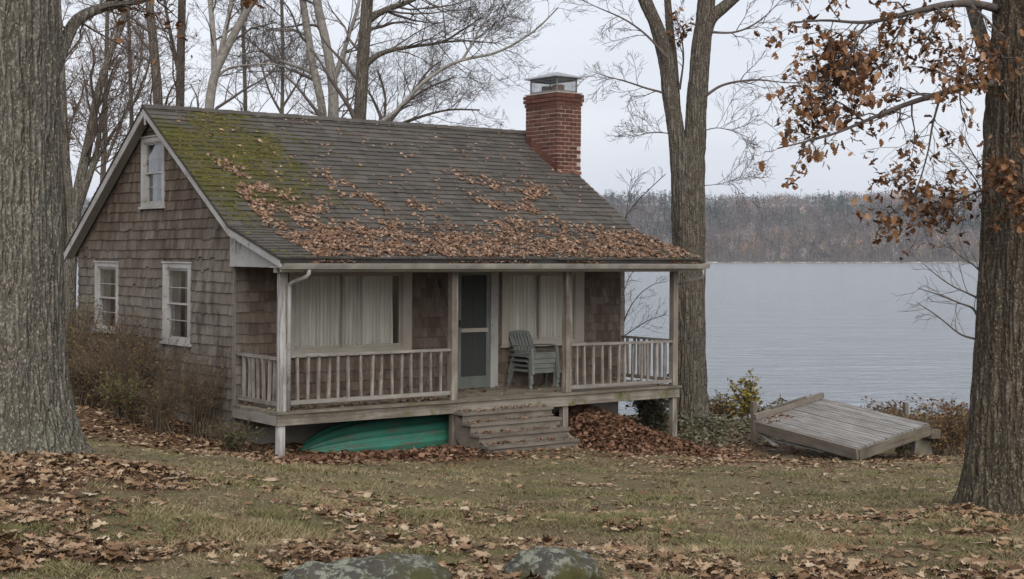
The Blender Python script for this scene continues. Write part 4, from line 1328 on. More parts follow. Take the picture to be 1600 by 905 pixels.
TW = lambda k1, k2, k3, k4, L1=2.2, rm=.004: [
    dict(k=k1, t0=.18, t1=1., lr=(.7, 1.2), length=L1, ang=(35, 70), n=7, wander=.16, up=.25, rr_=(.3, .5), rmin=rm * 1.6, sides=4),
    dict(k=k2, t0=.15, t1=1., lr=(.35, .65), ang=(28, 60), n=5, wander=.20, up=.18, rmin=rm * 1.2),
    dict(k=k3, t0=.1, t1=1., lr=(.4, .7), ang=(25, 60), n=4, wander=.22, up=.12, rmin=rm),
    dict(k=k4, t0=.2, t1=1., lr=(.4, .75), ang=(20, 55), n=2, wander=.2, up=.1, rmin=rm * .85)]

def bare_tree(label, d, stems, spec, group, trunk_mat='bark_mid', twig_mat='bark_twig', limbs=(), name='bare_tree', leaves=None, base_px=None, hold=None, hmin=2.6):
    """stems: (pixel path, r0, r1); the first is the trunk and is carried down to the ground"""
    p0 = px(stems[0][0], d)
    b = p0[0].copy()
    if base_px is not None: b[0] = (base_px - 800) / F * d
    base = np.array([b[0], b[1], g1(b[0], b[1])])
    root = empty(name, base, label, 'tree', group)
    polys = []
    for i, (path, r0, r1) in enumerate(stems):
        P = px(path, d)
        if i == 0: P = [base - [0, 0, .3], base * .5 + P[0] * .5 + np.array([.03, 0, 0])] + P if P[0][2] - base[2] > 1.2 else [base - [0, 0, .3]] + P
        polys.append((P, r0, r1))
    limb_mesh('trunk', polys[:1], base, M[trunk_mat], root, 14)
    if len(polys) > 1: limb_mesh('stem', polys[1:], base, M[trunk_mat], root, 12)
    lp = [(px(path, d), r0, r1) for path, r0, r1 in limbs]
    if lp: limb_mesh('limb', lp, base, M[trunk_mat], root, 8)
    src = []
    for P, r0, r1 in polys:
        Q = resample(P, 40); keep = Q[Q[:, 2] > base[2] + hmin]
        if len(keep) > 6: src.append((keep, r0 * .75, r1))
    src += lp
    v, f, lev = crown(src, spec, base)
    o = link('crown', np_mesh('crown', v, f), M[twig_mat], root)
    if hold:           # some brown leaves kept on the twigs
        c = lev[-1][0].reshape(-1, 3)
        c = c[rng.choice(len(c), min(hold, len(c)), replace=False)]
        lo = scatter_leaves('dry_leaves', c - base, rng.uniform(.06, .12, len(c)), .6, 'small', M['oak_leaf'], root, .5, None, .6); lo['kind'] = 'stuff'
    return root

# ------------------------------------------------------------------ the trees
def big_left():
    x, y = -3.80, 11.0
    z = g1(x, y)
    base = np.array([x, y, z])
    root = empty('old_tree', base, 'massive grey-barked trunk filling the left edge of the picture', 'tree')
    me = trunk_mesh([(x, y, z - .45), (x - .0, y, z + .5), (x - .02, y, z + 1.5), (x - .03, y, z + 3.2), (x - .05, y, z + 6.0), (x - .1, y, z + 9)], [.47, .455, .435, .425, .40, .34], base, 1.15, .62, .021, 360, 210, 5, .6, 11)
    link('trunk', me, M['bark_grey'], root, True)
    limb = px([(80, 120, .3), (103, 62, .5), (122, 30, .6), (160, 12, .8), (200, 4, 1.), (250, -14, 1.2), (330, -60, 1.4)], 11.)
    limb2 = [base + [0, 0, 7], base + [.8, .5, 8.2], base + [2.0, 1., 9.2]]; limb3 = [base + [0, 0, 7.5], base + [-.9, -.3, 9], base + [-1.6, 0, 10.5]]
    pol = [(limb, .06, .02), (limb2, .18, .05), (limb3, .2, .05)]
    limb_mesh('limb', pol, base, M['bark_grey'], root)
    v, f, lev = crown(pol[:1], [dict(k=16, t0=.25, t1=1., lr=(.5, 1.1), length=.9, ang=(30, 80), n=5, wander=.2, up=.05, rr_=(.2, .4), rmin=.004), dict(k=5, t0=.2, t1=1., lr=(.4, .7), ang=(30, 60), n=4, wander=.2, up=0., rmin=.003)], base)
    link('crown', np_mesh('crown', v, f), M['bark_twig'], root)
    c = lev[1][0][:, 1:].reshape(-1, 3); c = c[(c[:, 2] > ZC + 1.75)]; c = c[rng.choice(len(c), min(110, len(c)), replace=False)]
    o = scatter_leaves('dry_leaves', c - base, rng.uniform(.07, .12, len(c)), .6, 'oak', M['oak_leaf'], root, .4, None, .6); o['kind'] = 'stuff'
big_left()

def big_right():
    x, y = 4.02, 11.7
    z = g1(x, y); base = np.array([x, y, z])
    root = empty('oak_tree', base, 'dark-barked oak at the right edge still holding rust-brown leaves', 'tree')
    me = trunk_mesh([(x, y, z - .45), (x + .0, y, z + .5), (x + .05, y, z + 1.5), (x + .12, y, z + 3.2), (x + .20, y, z + 5.2), (x + .3, y, z + 8)], [.40, .385, .37, .34, .30, .26], base, .95, .62, .026, 360, 200, 5, 4.1, 10)
    link('trunk', me, M['bark_brown'], root, True)
    d = 11.7
    B = [
     ([(1560, 14, 0), (1520, 6, -.3), (1475, 8, -.5), (1410, 23, -.7), (1354, 35, -.8), (1290, 32, -.9), (1240, 35, -1.)], .040, .006),
     ([(1560, 130, 0), (1530, 133, -.2), (1498, 139, -.3), (1447, 153, -.5), (1400, 169, -.7), (1350, 190, -.9), (1303, 209, -1.), (1252, 223, -1.1), (1215, 232, -1.2)], .034, .005),
     ([(1470, 148, -.4), (1457, 196, -.4), (1449, 241, -.4), (1430, 300, -.4), (1405, 325, -.5), (1382, 340, -.5)], .010, .004),
     ([(1354, 35, -.8), (1338, 62, -.9), (1326, 95, -.9), (1318, 128, -.9)], .009, .004),
     ([(1420, 22, -.7), (1405, 50, -.6), (1385, 75, -.6), (1345, 88, -.6)], .009, .004),
     ([(1350, 190, -.9), (1320, 165, -.9), (1295, 150, -.9), (1285, 120, -.9)], .008, .004),
     ([(1565, 90, -.3), (1540, 84, -.7), (1515, 100, -.9), (1480, 115, -1.)], .018, .004),
     ([(1570, 250, -.3), (1590, 270, -.8), (1600, 280, -.9)], .010, .004),
     ([(1548, 300, .0), (1525, 300, .2), (1490, 318, .3), (1440, 332, .3)], .010, .004)]
    pol = [(px(p, d), a, b) for p, a, b in B]
    limb_mesh('limb', pol, base, M['bark_twig'], root, 8)
    up = [(px([(1590, 120), (1545, 85), (1528, 40), (1512, -20), (1490, -120)], d + .6), .07, .05), ([base + [.2, 0, 6], base + [.9, .4, 7.8], base + [1.3, .6, 9.5]], .16, .05)]
    limb_mesh('limb', up, base, M['bark_grey'], root, 10)
    pol_bare = [(px(p, d), a, b) for p, a, b in [
      ([(1535, 470, .1), (1520, 462, .1), (1490, 448, .1), (1466, 432, .1), (1445, 414, .1)], .010, .003),
      ([(1530, 500, .1), (1520, 482, .1), (1500, 474, .1), (1470, 462, .1), (1434, 450, .1)], .012, .003),
      ([(1525, 530, .1), (1500, 522, .1), (1466, 495, .1), (1432, 472, .1)], .010, .003),
      ([(1536, 430, .1), (1522, 415, .1), (1500, 400, .1), (1480, 380, .1)], .008, .003),
      ([(1545, 330, .3), (1530, 290, .3), (1505, 255, .3), (1480, 230, .3)], .008, .003),
      ([(1545, 280, .3), (1520, 240, .3), (1500, 205, .3)], .008, .003)]]
    limb_mesh('sprout', pol_bare, base, M['bark_twig'], root, 6)
    v1, f1, lev = crown(pol, [dict(k=24, t0=.12, t1=1., lr=(.5, 1.1), length=.58, ang=(25, 75), n=5, wander=.2, up=-.10, rr_=(.3, .6), rmin=.0028), dict(k=5, t0=.15, t1=1., lr=(.4, .8), ang=(25, 60), n=4, wander=.2, up=-.1, rmin=.002)], base)
    v2, f2, _ = crown(pol_bare, [dict(k=8, t0=.15, t1=1., lr=(.6, 1.2), length=.32, ang=(25, 60), n=5, wander=.2, up=.0, rr_=(.3, .6), rmin=.0022), dict(k=3, t0=.15, t1=1., lr=(.4, .8), ang=(25, 60), n=4, wander=.2, up=0., rmin=.0018)], base)
    link('crown', np_mesh('crown', np.concatenate([v1, v2]), np.concatenate([f1, f2 + len(v1)])), M['bark_twig'], root)
    tips = np.concatenate([lev[1][0][:, 1:].reshape(-1, 3), lev[0][0][:, 2:].reshape(-1, 3)])
    # clumps: leaves hang in bunches, with gaps between
    cl = vnoise(tips * 6.5 + 4.2)
    tips = tips[cl > .47]
    tips = tips[rng.choice(len(tips), min(3200, len(tips)), replace=False)]
    tips = tips + rng.normal(0, .02, tips.shape)
    N = len(tips)
    order = np.argsort(tips[:, 1])
    tips = tips[order]
    mes = []
    tv, tf = leaf_template('oak')
    for k in range(6):
        zc = rng.normal(.3, .4) * (tv[:, 0] ** 2) * 2 + rng.normal(0, .35) * tv[:, 1] ** 2
        me = bpy.data.meshes.new('leaf'); me.from_pydata(np.c_[tv, zc].tolist(), [], tf.tolist()); me.update(); me.materials.append(M['oak_leaf']); mes.append(me)
    inframe = np.array([(800 + F * p[0] / p[1]) < 1640 and (405 - F * (p[2] - ZC) / p[1]) > -30 for p in tips])
    pick = np.where(inframe)[0][:290]
    for i in pick:
        o = bpy.data.objects.new('leaf', mes[i % 6]); COL.objects.link(o); o.parent = root
        o.location = tips[i] - base + np.array([0, 0, -.035])
        s = rng.uniform(.045, .085); o.scale = (s * rng.uniform(.75, 1.1), s, s)
        o.rotation_euler = (rng.normal(-1.25, .45) , rng.normal(0, .5), rng.uniform(0, 6.28))
    rest_ = np.delete(tips, pick, 0)
    o = scatter_leaves('leaves', rest_ - base + [0, 0, -.03], rng.uniform(.045, .085, len(rest_)), .7, 'oak', M['oak_leaf'], root, .45, None, .75); o['kind'] = 'stuff'
big_right()

def double_tree():
    d = 27.0
    x, y = (1082 - 800) / F * d, d
    z = g1(x, y); base = np.array([x, y, z])
    root = empty('forked_tree', base, 'tall grey tree forking into two stems at the porch corner', 'tree')
    P = px([(1080, 660), (1078, 560), (1077, 470), (1076, 380), (1074, 300), (1072, 245), (1072, 215)], d)
    P[0][2] = z - .4
    me = trunk_mesh(P, [.335, .315, .30, .30, .315, .32, .25], base, .8, .6, .03, 200, 120, 5, 2.2, 9)
    link('trunk', me, M['bark_mid'], root, True)
    s1 = px([(1066, 330), (1057, 215), (1048, 150), (1040, 90), (1025, 40), (1008, 0), (985, -70), (960, -180)], d)
    s2 = px([(1082, 330), (1087, 190), (1092, 120), (1097, 60), (1104, 0), (1112, -90), (1118, -200)], d)
    s3 = px([(1060, 230), (1053, 110), (1047, 50), (1043, 0), (1036, -90)], d + .5)
    s4 = px([(1100, 60), (1110, 30), (1130, 12), (1150, -5), (1190, -40), (1240, -110)], d)
    for q, r0, r1, nm in ((s1, .19, .11, 'stem'), (s2, .235, .13, 'stem')):
        n = len(q)
        link(nm, trunk_mesh(q, np.linspace(r0, r1, 6), base, 0., .5, .026, 120, 80, 4, 3.3, 7), M['bark_mid'], root, True)
    limb_mesh('limb', [(s3, .10, .06), (s4, .13, .06)], base, M['bark_mid'], root, 12)
    L1 = px([(1050, 155), (1035, 145), (1010, 138), (980, 128), (950, 120), (925, 112)], d)
    L2 = px([(1105, 148), (1125, 135), (1150, 128), (1185, 125), (1215, 128), (1250, 130)], d)
    L3 = px([(1060, 212), (1040, 208), (1015, 208), (985, 215)], d)
    L4 = px([(1098, 205), (1120, 200), (1145, 205), (1170, 215)], d)
    L5 = px([(1062, 140), (1068, 90), (1063, 50), (1055, 20)], d + .3)
    L6 = px([(1042, 90), (1010, 55), (975, 30), (930, 10), (900, -5)], d - .3)
    L7 = px([(1103, 50), (1150, 50), (1190, 30), (1230, -10)], d)
    L8 = px([(1100, 290), (1120, 288), (1150, 280), (1165, 268)], d)
    fine = [(L1, .03, .006), (L2, .035, .006), (L3, .014, .005), (L4, .012, .005), (L5, .025, .008), (L6, .03, .006), (L7, .03, .006)]
    limb_mesh('branch', fine + [(L8, .008, .004)], base, M['bark_twig'], root, 6)
    v, f, lev = crown(fine + [(L8, .006, .004)], [dict(k=9, t0=.2, t1=1., lr=(.6, 1.2), length=.9, ang=(25, 60), n=6, wander=.2, up=.12, rr_=(.35, .6), rmin=.006), dict(k=6, t0=.15, t1=1., lr=(.4, .7), ang=(25, 60), n=4, wander=.2, up=.1, rmin=.0045), dict(k=4, t0=.15, t1=1., lr=(.4, .8), ang=(25, 60), n=3, wander=.2, up=.05, rmin=.0035)], base)
    v2, f2, _ = crown([(s1[4:], .12, .08), (s2[4:], .14, .08), (s4[2:], .08, .05)], TW(8, 7, 5, 2, 2.4), base)
    link('crown', np_mesh('crown', np.concatenate([v, v2]), np.concatenate([f, f2 + len(v)])), M['bark_twig'], root)
    c = lev[1][0].reshape(-1, 3); pxx = 800 + F * c[:, 0] / c[:, 1]; pyy = 405 - F * (c[:, 2] - ZC) / c[:, 1]
    c = c[(pxx > 1045) & (pxx < 1085) & (pyy < 70)][:50]
    if len(c):
        o = scatter_leaves('dry_leaves', c - base, rng.uniform(.09, .15, len(c)), .6, 'small', M['oak_leaf'], root, .5, None, .6); o['kind'] = 'stuff'
double_tree()

GB = 'bare trees behind the cottage'
def dense(k1, k2, k3, k4, L1=2.4, rm=.0045): return TW(max(7, int(k1 * .85)), k2, max(3, k3 - 1), k4, L1, rm * .85)
bare_tree('dark straight bare trunk rising behind the middle of the roof ridge', 34, [([(562, 200), (565, 140), (567, 90), (571, 40), (574, 0), (580, -120), (588, -330)], .21, .10)], dense(16, 6, 5, 2, 2.4), GB, 'bark_mid', 'bark_twig',
  limbs=[([(572, 102), (588, 88), (610, 79), (650, 72), (690, 66), (715, 52), (752, 28)], .07, .012), ([(690, 66), (730, 64), (775, 68)], .03, .01), ([(578, 30), (598, 18), (640, 2), (690, -20)], .09, .03)])
bare_tree('pale twin-stemmed bare tree left of the dark trunk behind the roof', 38, [([(505, 200), (500, 150), (490, 110), (482, 60), (473, 0), (462, -100), (450, -250)], .15, .07), ([(520, 210), (521, 150), (517, 110), (508, 60), (495, 0), (484, -110), (478, -260)], .15, .07)], dense(11, 6, 5, 3, 2.4), GB, 'bark_pale', 'bark_twig',
  limbs=[([(523, 122), (535, 88), (546, 52), (558, 15), (568, -30)], .075, .03), ([(495, 118), (470, 106), (440, 96), (405, 80), (370, 88)], .055, .015), ([(486, 60), (460, 48), (430, 46), (395, 58)], .04, .01)])
bare_tree('bare tree with one long pale limb arching right over the ridge', 33, [([(575, 230), (583, 200), (605, 185), (630, 163), (660, 130), (700, 103), (730, 92), (770, 84), (805, 68), (840, 44), (872, 12)], .12, .014)], [
    dict(k=22, t0=.15, t1=1., lr=(.6, 1.2), length=1.3, ang=(30, 70), n=6, wander=.2, up=.25, rr_=(.2, .45), rmin=.006, sides=3), dict(k=6, t0=.15, t1=1., lr=(.4, .7), ang=(28, 60), n=4, wander=.2, up=.15, rmin=.0045), dict(k=4, t0=.15, t1=1., lr=(.4, .8), ang=(25, 55), n=3, wander=.2, up=.1, rmin=.0035)], GB, 'bark_pale', 'bark_twig',
  limbs=[([(722, 94), (738, 68), (750, 45), (768, 18)], .035, .01)])
bare_tree('low spreading bare tree with a dense twiggy crown behind the ridge', 42, [([(592, 230), (600, 190), (602, 150), (590, 110)], .11, .03), ([(600, 200), (630, 165), (665, 140), (710, 120)], .07, .02), ([(602, 205), (650, 185), (700, 172), (750, 172)], .06, .02), ([(602, 200), (640, 150), (670, 110), (690, 95)], .06, .02), ([(598, 190), (580, 150), (560, 120)], .05, .02)], dense(15, 8, 6, 3, 2.0), GB, 'bark_mid', 'bark_twig')
bare_tree('bare trunk nearest the gable peak behind the roof', 36, [([(248, 220), (247, 160), (241, 80), (234, 10), (228, -100), (224, -250)], .155, .08)], dense(13, 6, 5, 3), GB, 'bark_mid', 'bark_twig_warm', hold=50)
bare_tree('slim straight bare trunk, second from the gable peak', 39, [([(281, 220), (282, 120), (284, 20), (287, -100), (290, -260)], .15, .08), ([(284, 130), (272, 80), (262, 30), (250, -40)], .07, .03)], dense(11, 6, 5, 3), GB, 'bark_mid', 'bark_twig_warm', hold=50)
bare_tree('forking pale bare tree behind the left half of the roof', 35, [([(324, 220), (328, 160), (336, 115), (352, 80), (370, 45), (392, 5), (430, -80), (460, -200)], .16, .07), ([(336, 118), (334, 70), (330, 20), (322, -60)], .09, .04), ([(340, 105), (352, 50), (362, 0), (372, -90)], .08, .03)], dense(9, 6, 5, 3), GB, 'bark_pale', 'bark_twig',
  limbs=[([(328, 152), (334, 132), (344, 116), (358, 107), (385, 102), (425, 100), (455, 108)], .045, .012)])
bare_tree('thin bare tree between the forked and the twin-stemmed trees', 44, [([(384, 220), (383, 140), (380, 60), (377, -20), (372, -140)], .085, .04)], dense(20, 6, 5, 3, 1.9), GB, 'bark_mid', 'bark_twig')
bare_tree('leaning grey tree beside the big left trunk at the cottage corner', 27.5, [([(108, 500), (110, 420), (116, 350), (124, 290), (138, 225), (152, 150), (170, 90), (195, 28), (212, -40)], .16, .045), ([(114, 345), (106, 280), (101, 200), (97, 110), (92, 0)], .09, .04), ([(122, 300), (140, 270), (165, 225), (185, 195), (215, 150)], .06, .015), ([(120, 330), (148, 250), (158, 190), (172, 130), (190, 90)], .08, .02)], dense(13, 7, 5, 3, 1.7, .0045), GB, 'bark_grey', 'bark_twig_warm', hold=60)
bare_tree('dark bare trunk close behind the cottage corner under the eave', 30, [([(98, 480), (97, 380), (95, 250), (92, 100), (88, -60)], .14, .07)], dense(12, 6, 4, 3, 1.8), GB, 'bark_brown', 'bark_twig_warm')
bare_tree('distant twiggy bare tree left of the gable rake', 48, [([(158, 400), (160, 300), (164, 200), (166, 100), (168, 0), (170, -120)], .12, .05), ([(162, 260), (190, 190), (215, 120), (225, 40)], .06, .02), ([(162, 240), (140, 170), (128, 100)], .06, .02)], dense(17, 7, 6, 3, 2.2, .006), GB, 'bark_mid', 'bark_twig_warm')
bare_tree('distant twiggy bare tree over the left end of the ridge', 50, [([(208, 300), (206, 200), (203, 100), (200, 0), (198, -100)], .11, .05), ([(205, 170), (230, 110), (240, 60)], .05, .02)], dense(20, 7, 6, 3, 2.2, .006), GB, 'bark_mid', 'bark_twig_warm')
bare_tree('distant twiggy bare tree behind the ridge right of the fork', 50, [([(438, 300), (440, 200), (442, 100), (440, 0), (436, -100)], .11, .05), ([(440, 170), (465, 130), (480, 100)], .05, .02), ([(441, 180), (420, 140), (405, 90)], .05, .02)], dense(16, 7, 6, 3, 2.2, .006), GB, 'bark_mid', 'bark_twig')
bare_tree('slender bare sapling leaning right behind the roof corner', 30, [([(962, 560), (966, 430), (974, 350), (985, 328), (1005, 305), (1040, 272)], .035, .008), ([(978, 345), (982, 310), (986, 280)], .012, .004)], [dict(k=9, t0=.3, t1=1., lr=(.6, 1.2), length=.7, ang=(25, 60), n=5, wander=.2, up=.15, rr_=(.35, .6), rmin=.005), dict(k=5, t0=.15, t1=1., lr=(.4, .8), ang=(25, 60), n=4, wander=.2, up=.1, rmin=.004)], None, 'bark_twig', 'bark_twig', name='sapling', hmin=.9)
bare_tree('bare spreading sapling seen against the lake through the porch', 29, [([(955, 640), (962, 560), (976, 500), (995, 465), (1020, 445), (1042, 440)], .03, .006), ([(968, 530), (990, 515), (1015, 500), (1040, 492)], .014, .005), ([(965, 545), (972, 470), (985, 430), (1005, 415)], .014, .005)], [dict(k=9, t0=.2, t1=1., lr=(.6, 1.2), length=.6, ang=(25, 60), n=5, wander=.22, up=.05, rr_=(.35, .6), rmin=.0045), dict(k=5, t0=.15, t1=1., lr=(.4, .8), ang=(25, 60), n=4, wander=.2, up=.05, rmin=.0035)], None, 'bark_twig', 'bark_twig', name='sapling', hmin=.9)
#@@PART4
# ------------------------------------------------------------------ chairs on the porch
simple('chair_plastic', (.155, .165, .155), .5, .4, 0, .2, 5)
def make_chair(label):
    root = empty('plastic_chair', (0, 0, 0), label, 'chair', 'stacked porch chairs')
    m = M['chair_plastic']
    # seat: five slats on a curved pan
    s = MB()
    for i in range(5):
        y0 = -.20 + i * .088
        zc = .285 + .055 * ((i - 1.2) / 3.0) ** 2
        s.hexa([(-.225, y0, zc - .018), (.225, y0, zc - .018), (.225, y0 + .076, zc - .012), (-.225, y0 + .076, zc - .012), (-.225, y0, zc), (.225, y0, zc), (.225, y0 + .076, zc + .006), (-.225, y0 + .076, zc + .006)])
    s.box((-.245, -.21, .262), (-.226, .24, .30)); s.box((.226, -.21, .262), (.245, .24, .30)); s.box((-.225, .236, .245), (.225, .252, .318))
    s.build('seat', m, root)
    # backrest: slats between stiles, rounded head
    b = MB()
    def bp(x, h): return (x, -.20 - .36 * h * .55 - .02 * math.cos(x * 6), .27 + .40 * h)
    def slat(x0, x1, h0, h1):
        A, B, C, D = bp(x0, h0), bp(x1, h0), bp(x1, h1), bp(x0, h1); o = np.array([0, -.014, -.004])
        b.hexa([A, B, tuple(np.array(B) + o), tuple(np.array(A) + o), D, C, tuple(np.array(C) + o), tuple(np.array(D) + o)])
    for i in range(6):
        x0 = -.19 + i * .066
        slat(x0, x0 + .048, .12, .86)
    slat(-.225, -.196, .0, .84); slat(.196, .225, .0, .84); slat(-.195, .195, .0, .115)
    n = 8
    for i in range(n):
        x0 = -.215 + .43 * i / n; x1 = -.215 + .43 * (i + 1) / n
        h = lambda x: .90 + .085 * math.sqrt(max(0, 1 - (x / .23) ** 2))
        A, B, C, D = bp(x0, .861), bp(x1, .861), bp(x1, h(x1)), bp(x0, h(x0)); o = np.array([0, -.015, -.004])
        b.hexa([A, B, tuple(np.array(B) + o), tuple(np.array(A) + o), D, C, tuple(np.array(C) + o), tuple(np.array(D) + o)])
    b.build('backrest', m, root)
    for sx in (-1, 1):
        a = MB(); pts = [(sx * .235, -.31, .42), (sx * .265, -.20, .435), (sx * .28, .0, .44), (sx * .275, .18, .435), (sx * .262, .225, .415)]
        for p, q in zip(pts[:-1], pts[1:]): a.bar(p, q, .05, .02)
        a.build('arm', m, root)
        l = MB(); l.bar((sx * .262, .225, .41), (sx * .262, .24, .29), .045, .03, (0, 1, 0)); l.bar((sx * .262, .24, .30), (sx * .272, .265, .0), .05, .028, (0, 1, 0)); l.build('leg', m, root)
        l = MB(); l.bar((sx * .235, -.22, .30), (sx * .262, -.33, .0), .05, .028, (0, 1, 0)); l.build('leg', m, root)
    return root
def copy_tree(o, parent=None):
    c = o.copy(); COL.objects.link(c); c.parent = parent
    for ch in o.children: copy_tree(ch, c)
    return c
ch_labels = ['lowest grey-green plastic armchair of the stack on the porch', 'second grey-green plastic armchair from the bottom of the porch stack', 'third grey-green plastic armchair from the bottom of the porch stack', 'topmost grey-green plastic armchair of the porch stack under the window']
proto = make_chair(ch_labels[0])
cpos = house(5.06, -.36, .004)
face = cU * .02 - cV * 1.0
rz = math.atan2(face[1], face[0]) - math.pi / 2
for i in range(4):
    c = proto if i == 0 else copy_tree(proto)
    c.location = (cpos[0] + face[0] * .012 * i, cpos[1] + face[1] * .012 * i, cpos[2] + .078 * i)
    c.rotation_euler = (0, 0, rz + (.0, .02, -.015, .03)[i])
    c['label'] = ch_labels[i]
tb = empty('side_table', house(5.68, -.24, .004), 'low grey slatted plastic table beside the stacked chairs', 'table', None, (0, 0, rz - .2))
m = MB(); m.box((-.18, -.15, .215), (.18, -.135, .25)).box((-.18, .135, .215), (.18, .15, .25)); m.box((-.18, -.134, .215), (-.165, .134, .25)).box((.165, -.134, .215), (.18, .134, .25)); m.build('table_frame', M['chair_plastic'], tb)
for i in range(5): MB().box((-.18 + i * .074, -.15, .251), (-.18 + i * .074 + .062, .15, .266)).build('slat', M['chair_plastic'], tb)
for sx in (-1, 1):
    for sy in (-1, 1): MB().bar((sx * .155, sy * .125, .214), (sx * .17, sy * .14, 0), .035, .02, (0, 1, 0)).build('leg', M['chair_plastic'], tb)

# ------------------------------------------------------------------ overturned green boat under the porch
def boat():
    t = NT('boat_green')
    v = t.coord('Object'); n = t.noise(v, 3.0, 6, .65); g = t.noise(t.coord('Object', (1, 6, 6)), 2.5, 6, .7)
    c = t.ramp(n, [(.3, (.022, .125, .090)), (.7, (.040, .190, .140))])
    c = t.mix(t.ramp(g, [(.52, (0,0,0)), (.62, (.85,.85,.85))]), c, (.095, .085, .06))
    c = t.mix(t.ramp(t.noise(v, 9, 6, .7), [(.58, (0,0,0)), (.68, (.5,.5,.5))]), c, (.10, .22, .17))
    t.col(c); t.bump(n, .1, .01); M['boat_green'] = t.done(.5, .4)
    p = house(2.36, -.62); zg = g1(p[0], p[1])
    base = np.array([p[0], p[1], zg])
    root = empty('boat', base, 'overturned green plastic boat stored on the leaves under the porch', 'boat', None, (R(20), R(-1.5), YAW + .02))
    Lb, n = 3.5, 60; k = 33
    V = []
    for i in range(n):
        s = i / (n - 1) * 2 - 1
        w = .43 * (1 - abs(s) ** 2.6) ** .75 + .004
        h = .36 * (1 - abs(s) ** 3.2) ** .6 + .02
        for j in range(k):
            a = math.pi * j / (k - 1)
            yy = w * math.copysign(abs(math.cos(a)) ** .8, math.cos(a)); zz = h * math.sin(a) ** .75
            e = 0
            for c0 in (.45, .80, 1.15, 1.5708, math.pi - 1.15, math.pi - .80, math.pi - .45):
                e += .055 * math.exp(-((a - c0) / .085) ** 2)
            e *= (1 - abs(s) ** 4)
            V.append((s * Lb / 2, yy * (1 + e), zz * (1 + e) + e * .6 + .05))
    fs = [(i*k+j, i*k+j+1, (i+1)*k+j+1, (i+1)*k+j) for i in range(n - 1) for j in range(k - 1)]
    MB().add(V, fs).build('hull', M['boat_green'], root, True)
    for sg in (0, k - 1):
        pts = [V[i * k + sg] for i in range(n)]
        MB().tube(pts, .018, 6).build('gunwale', M['boat_green'], root, True)
boat()

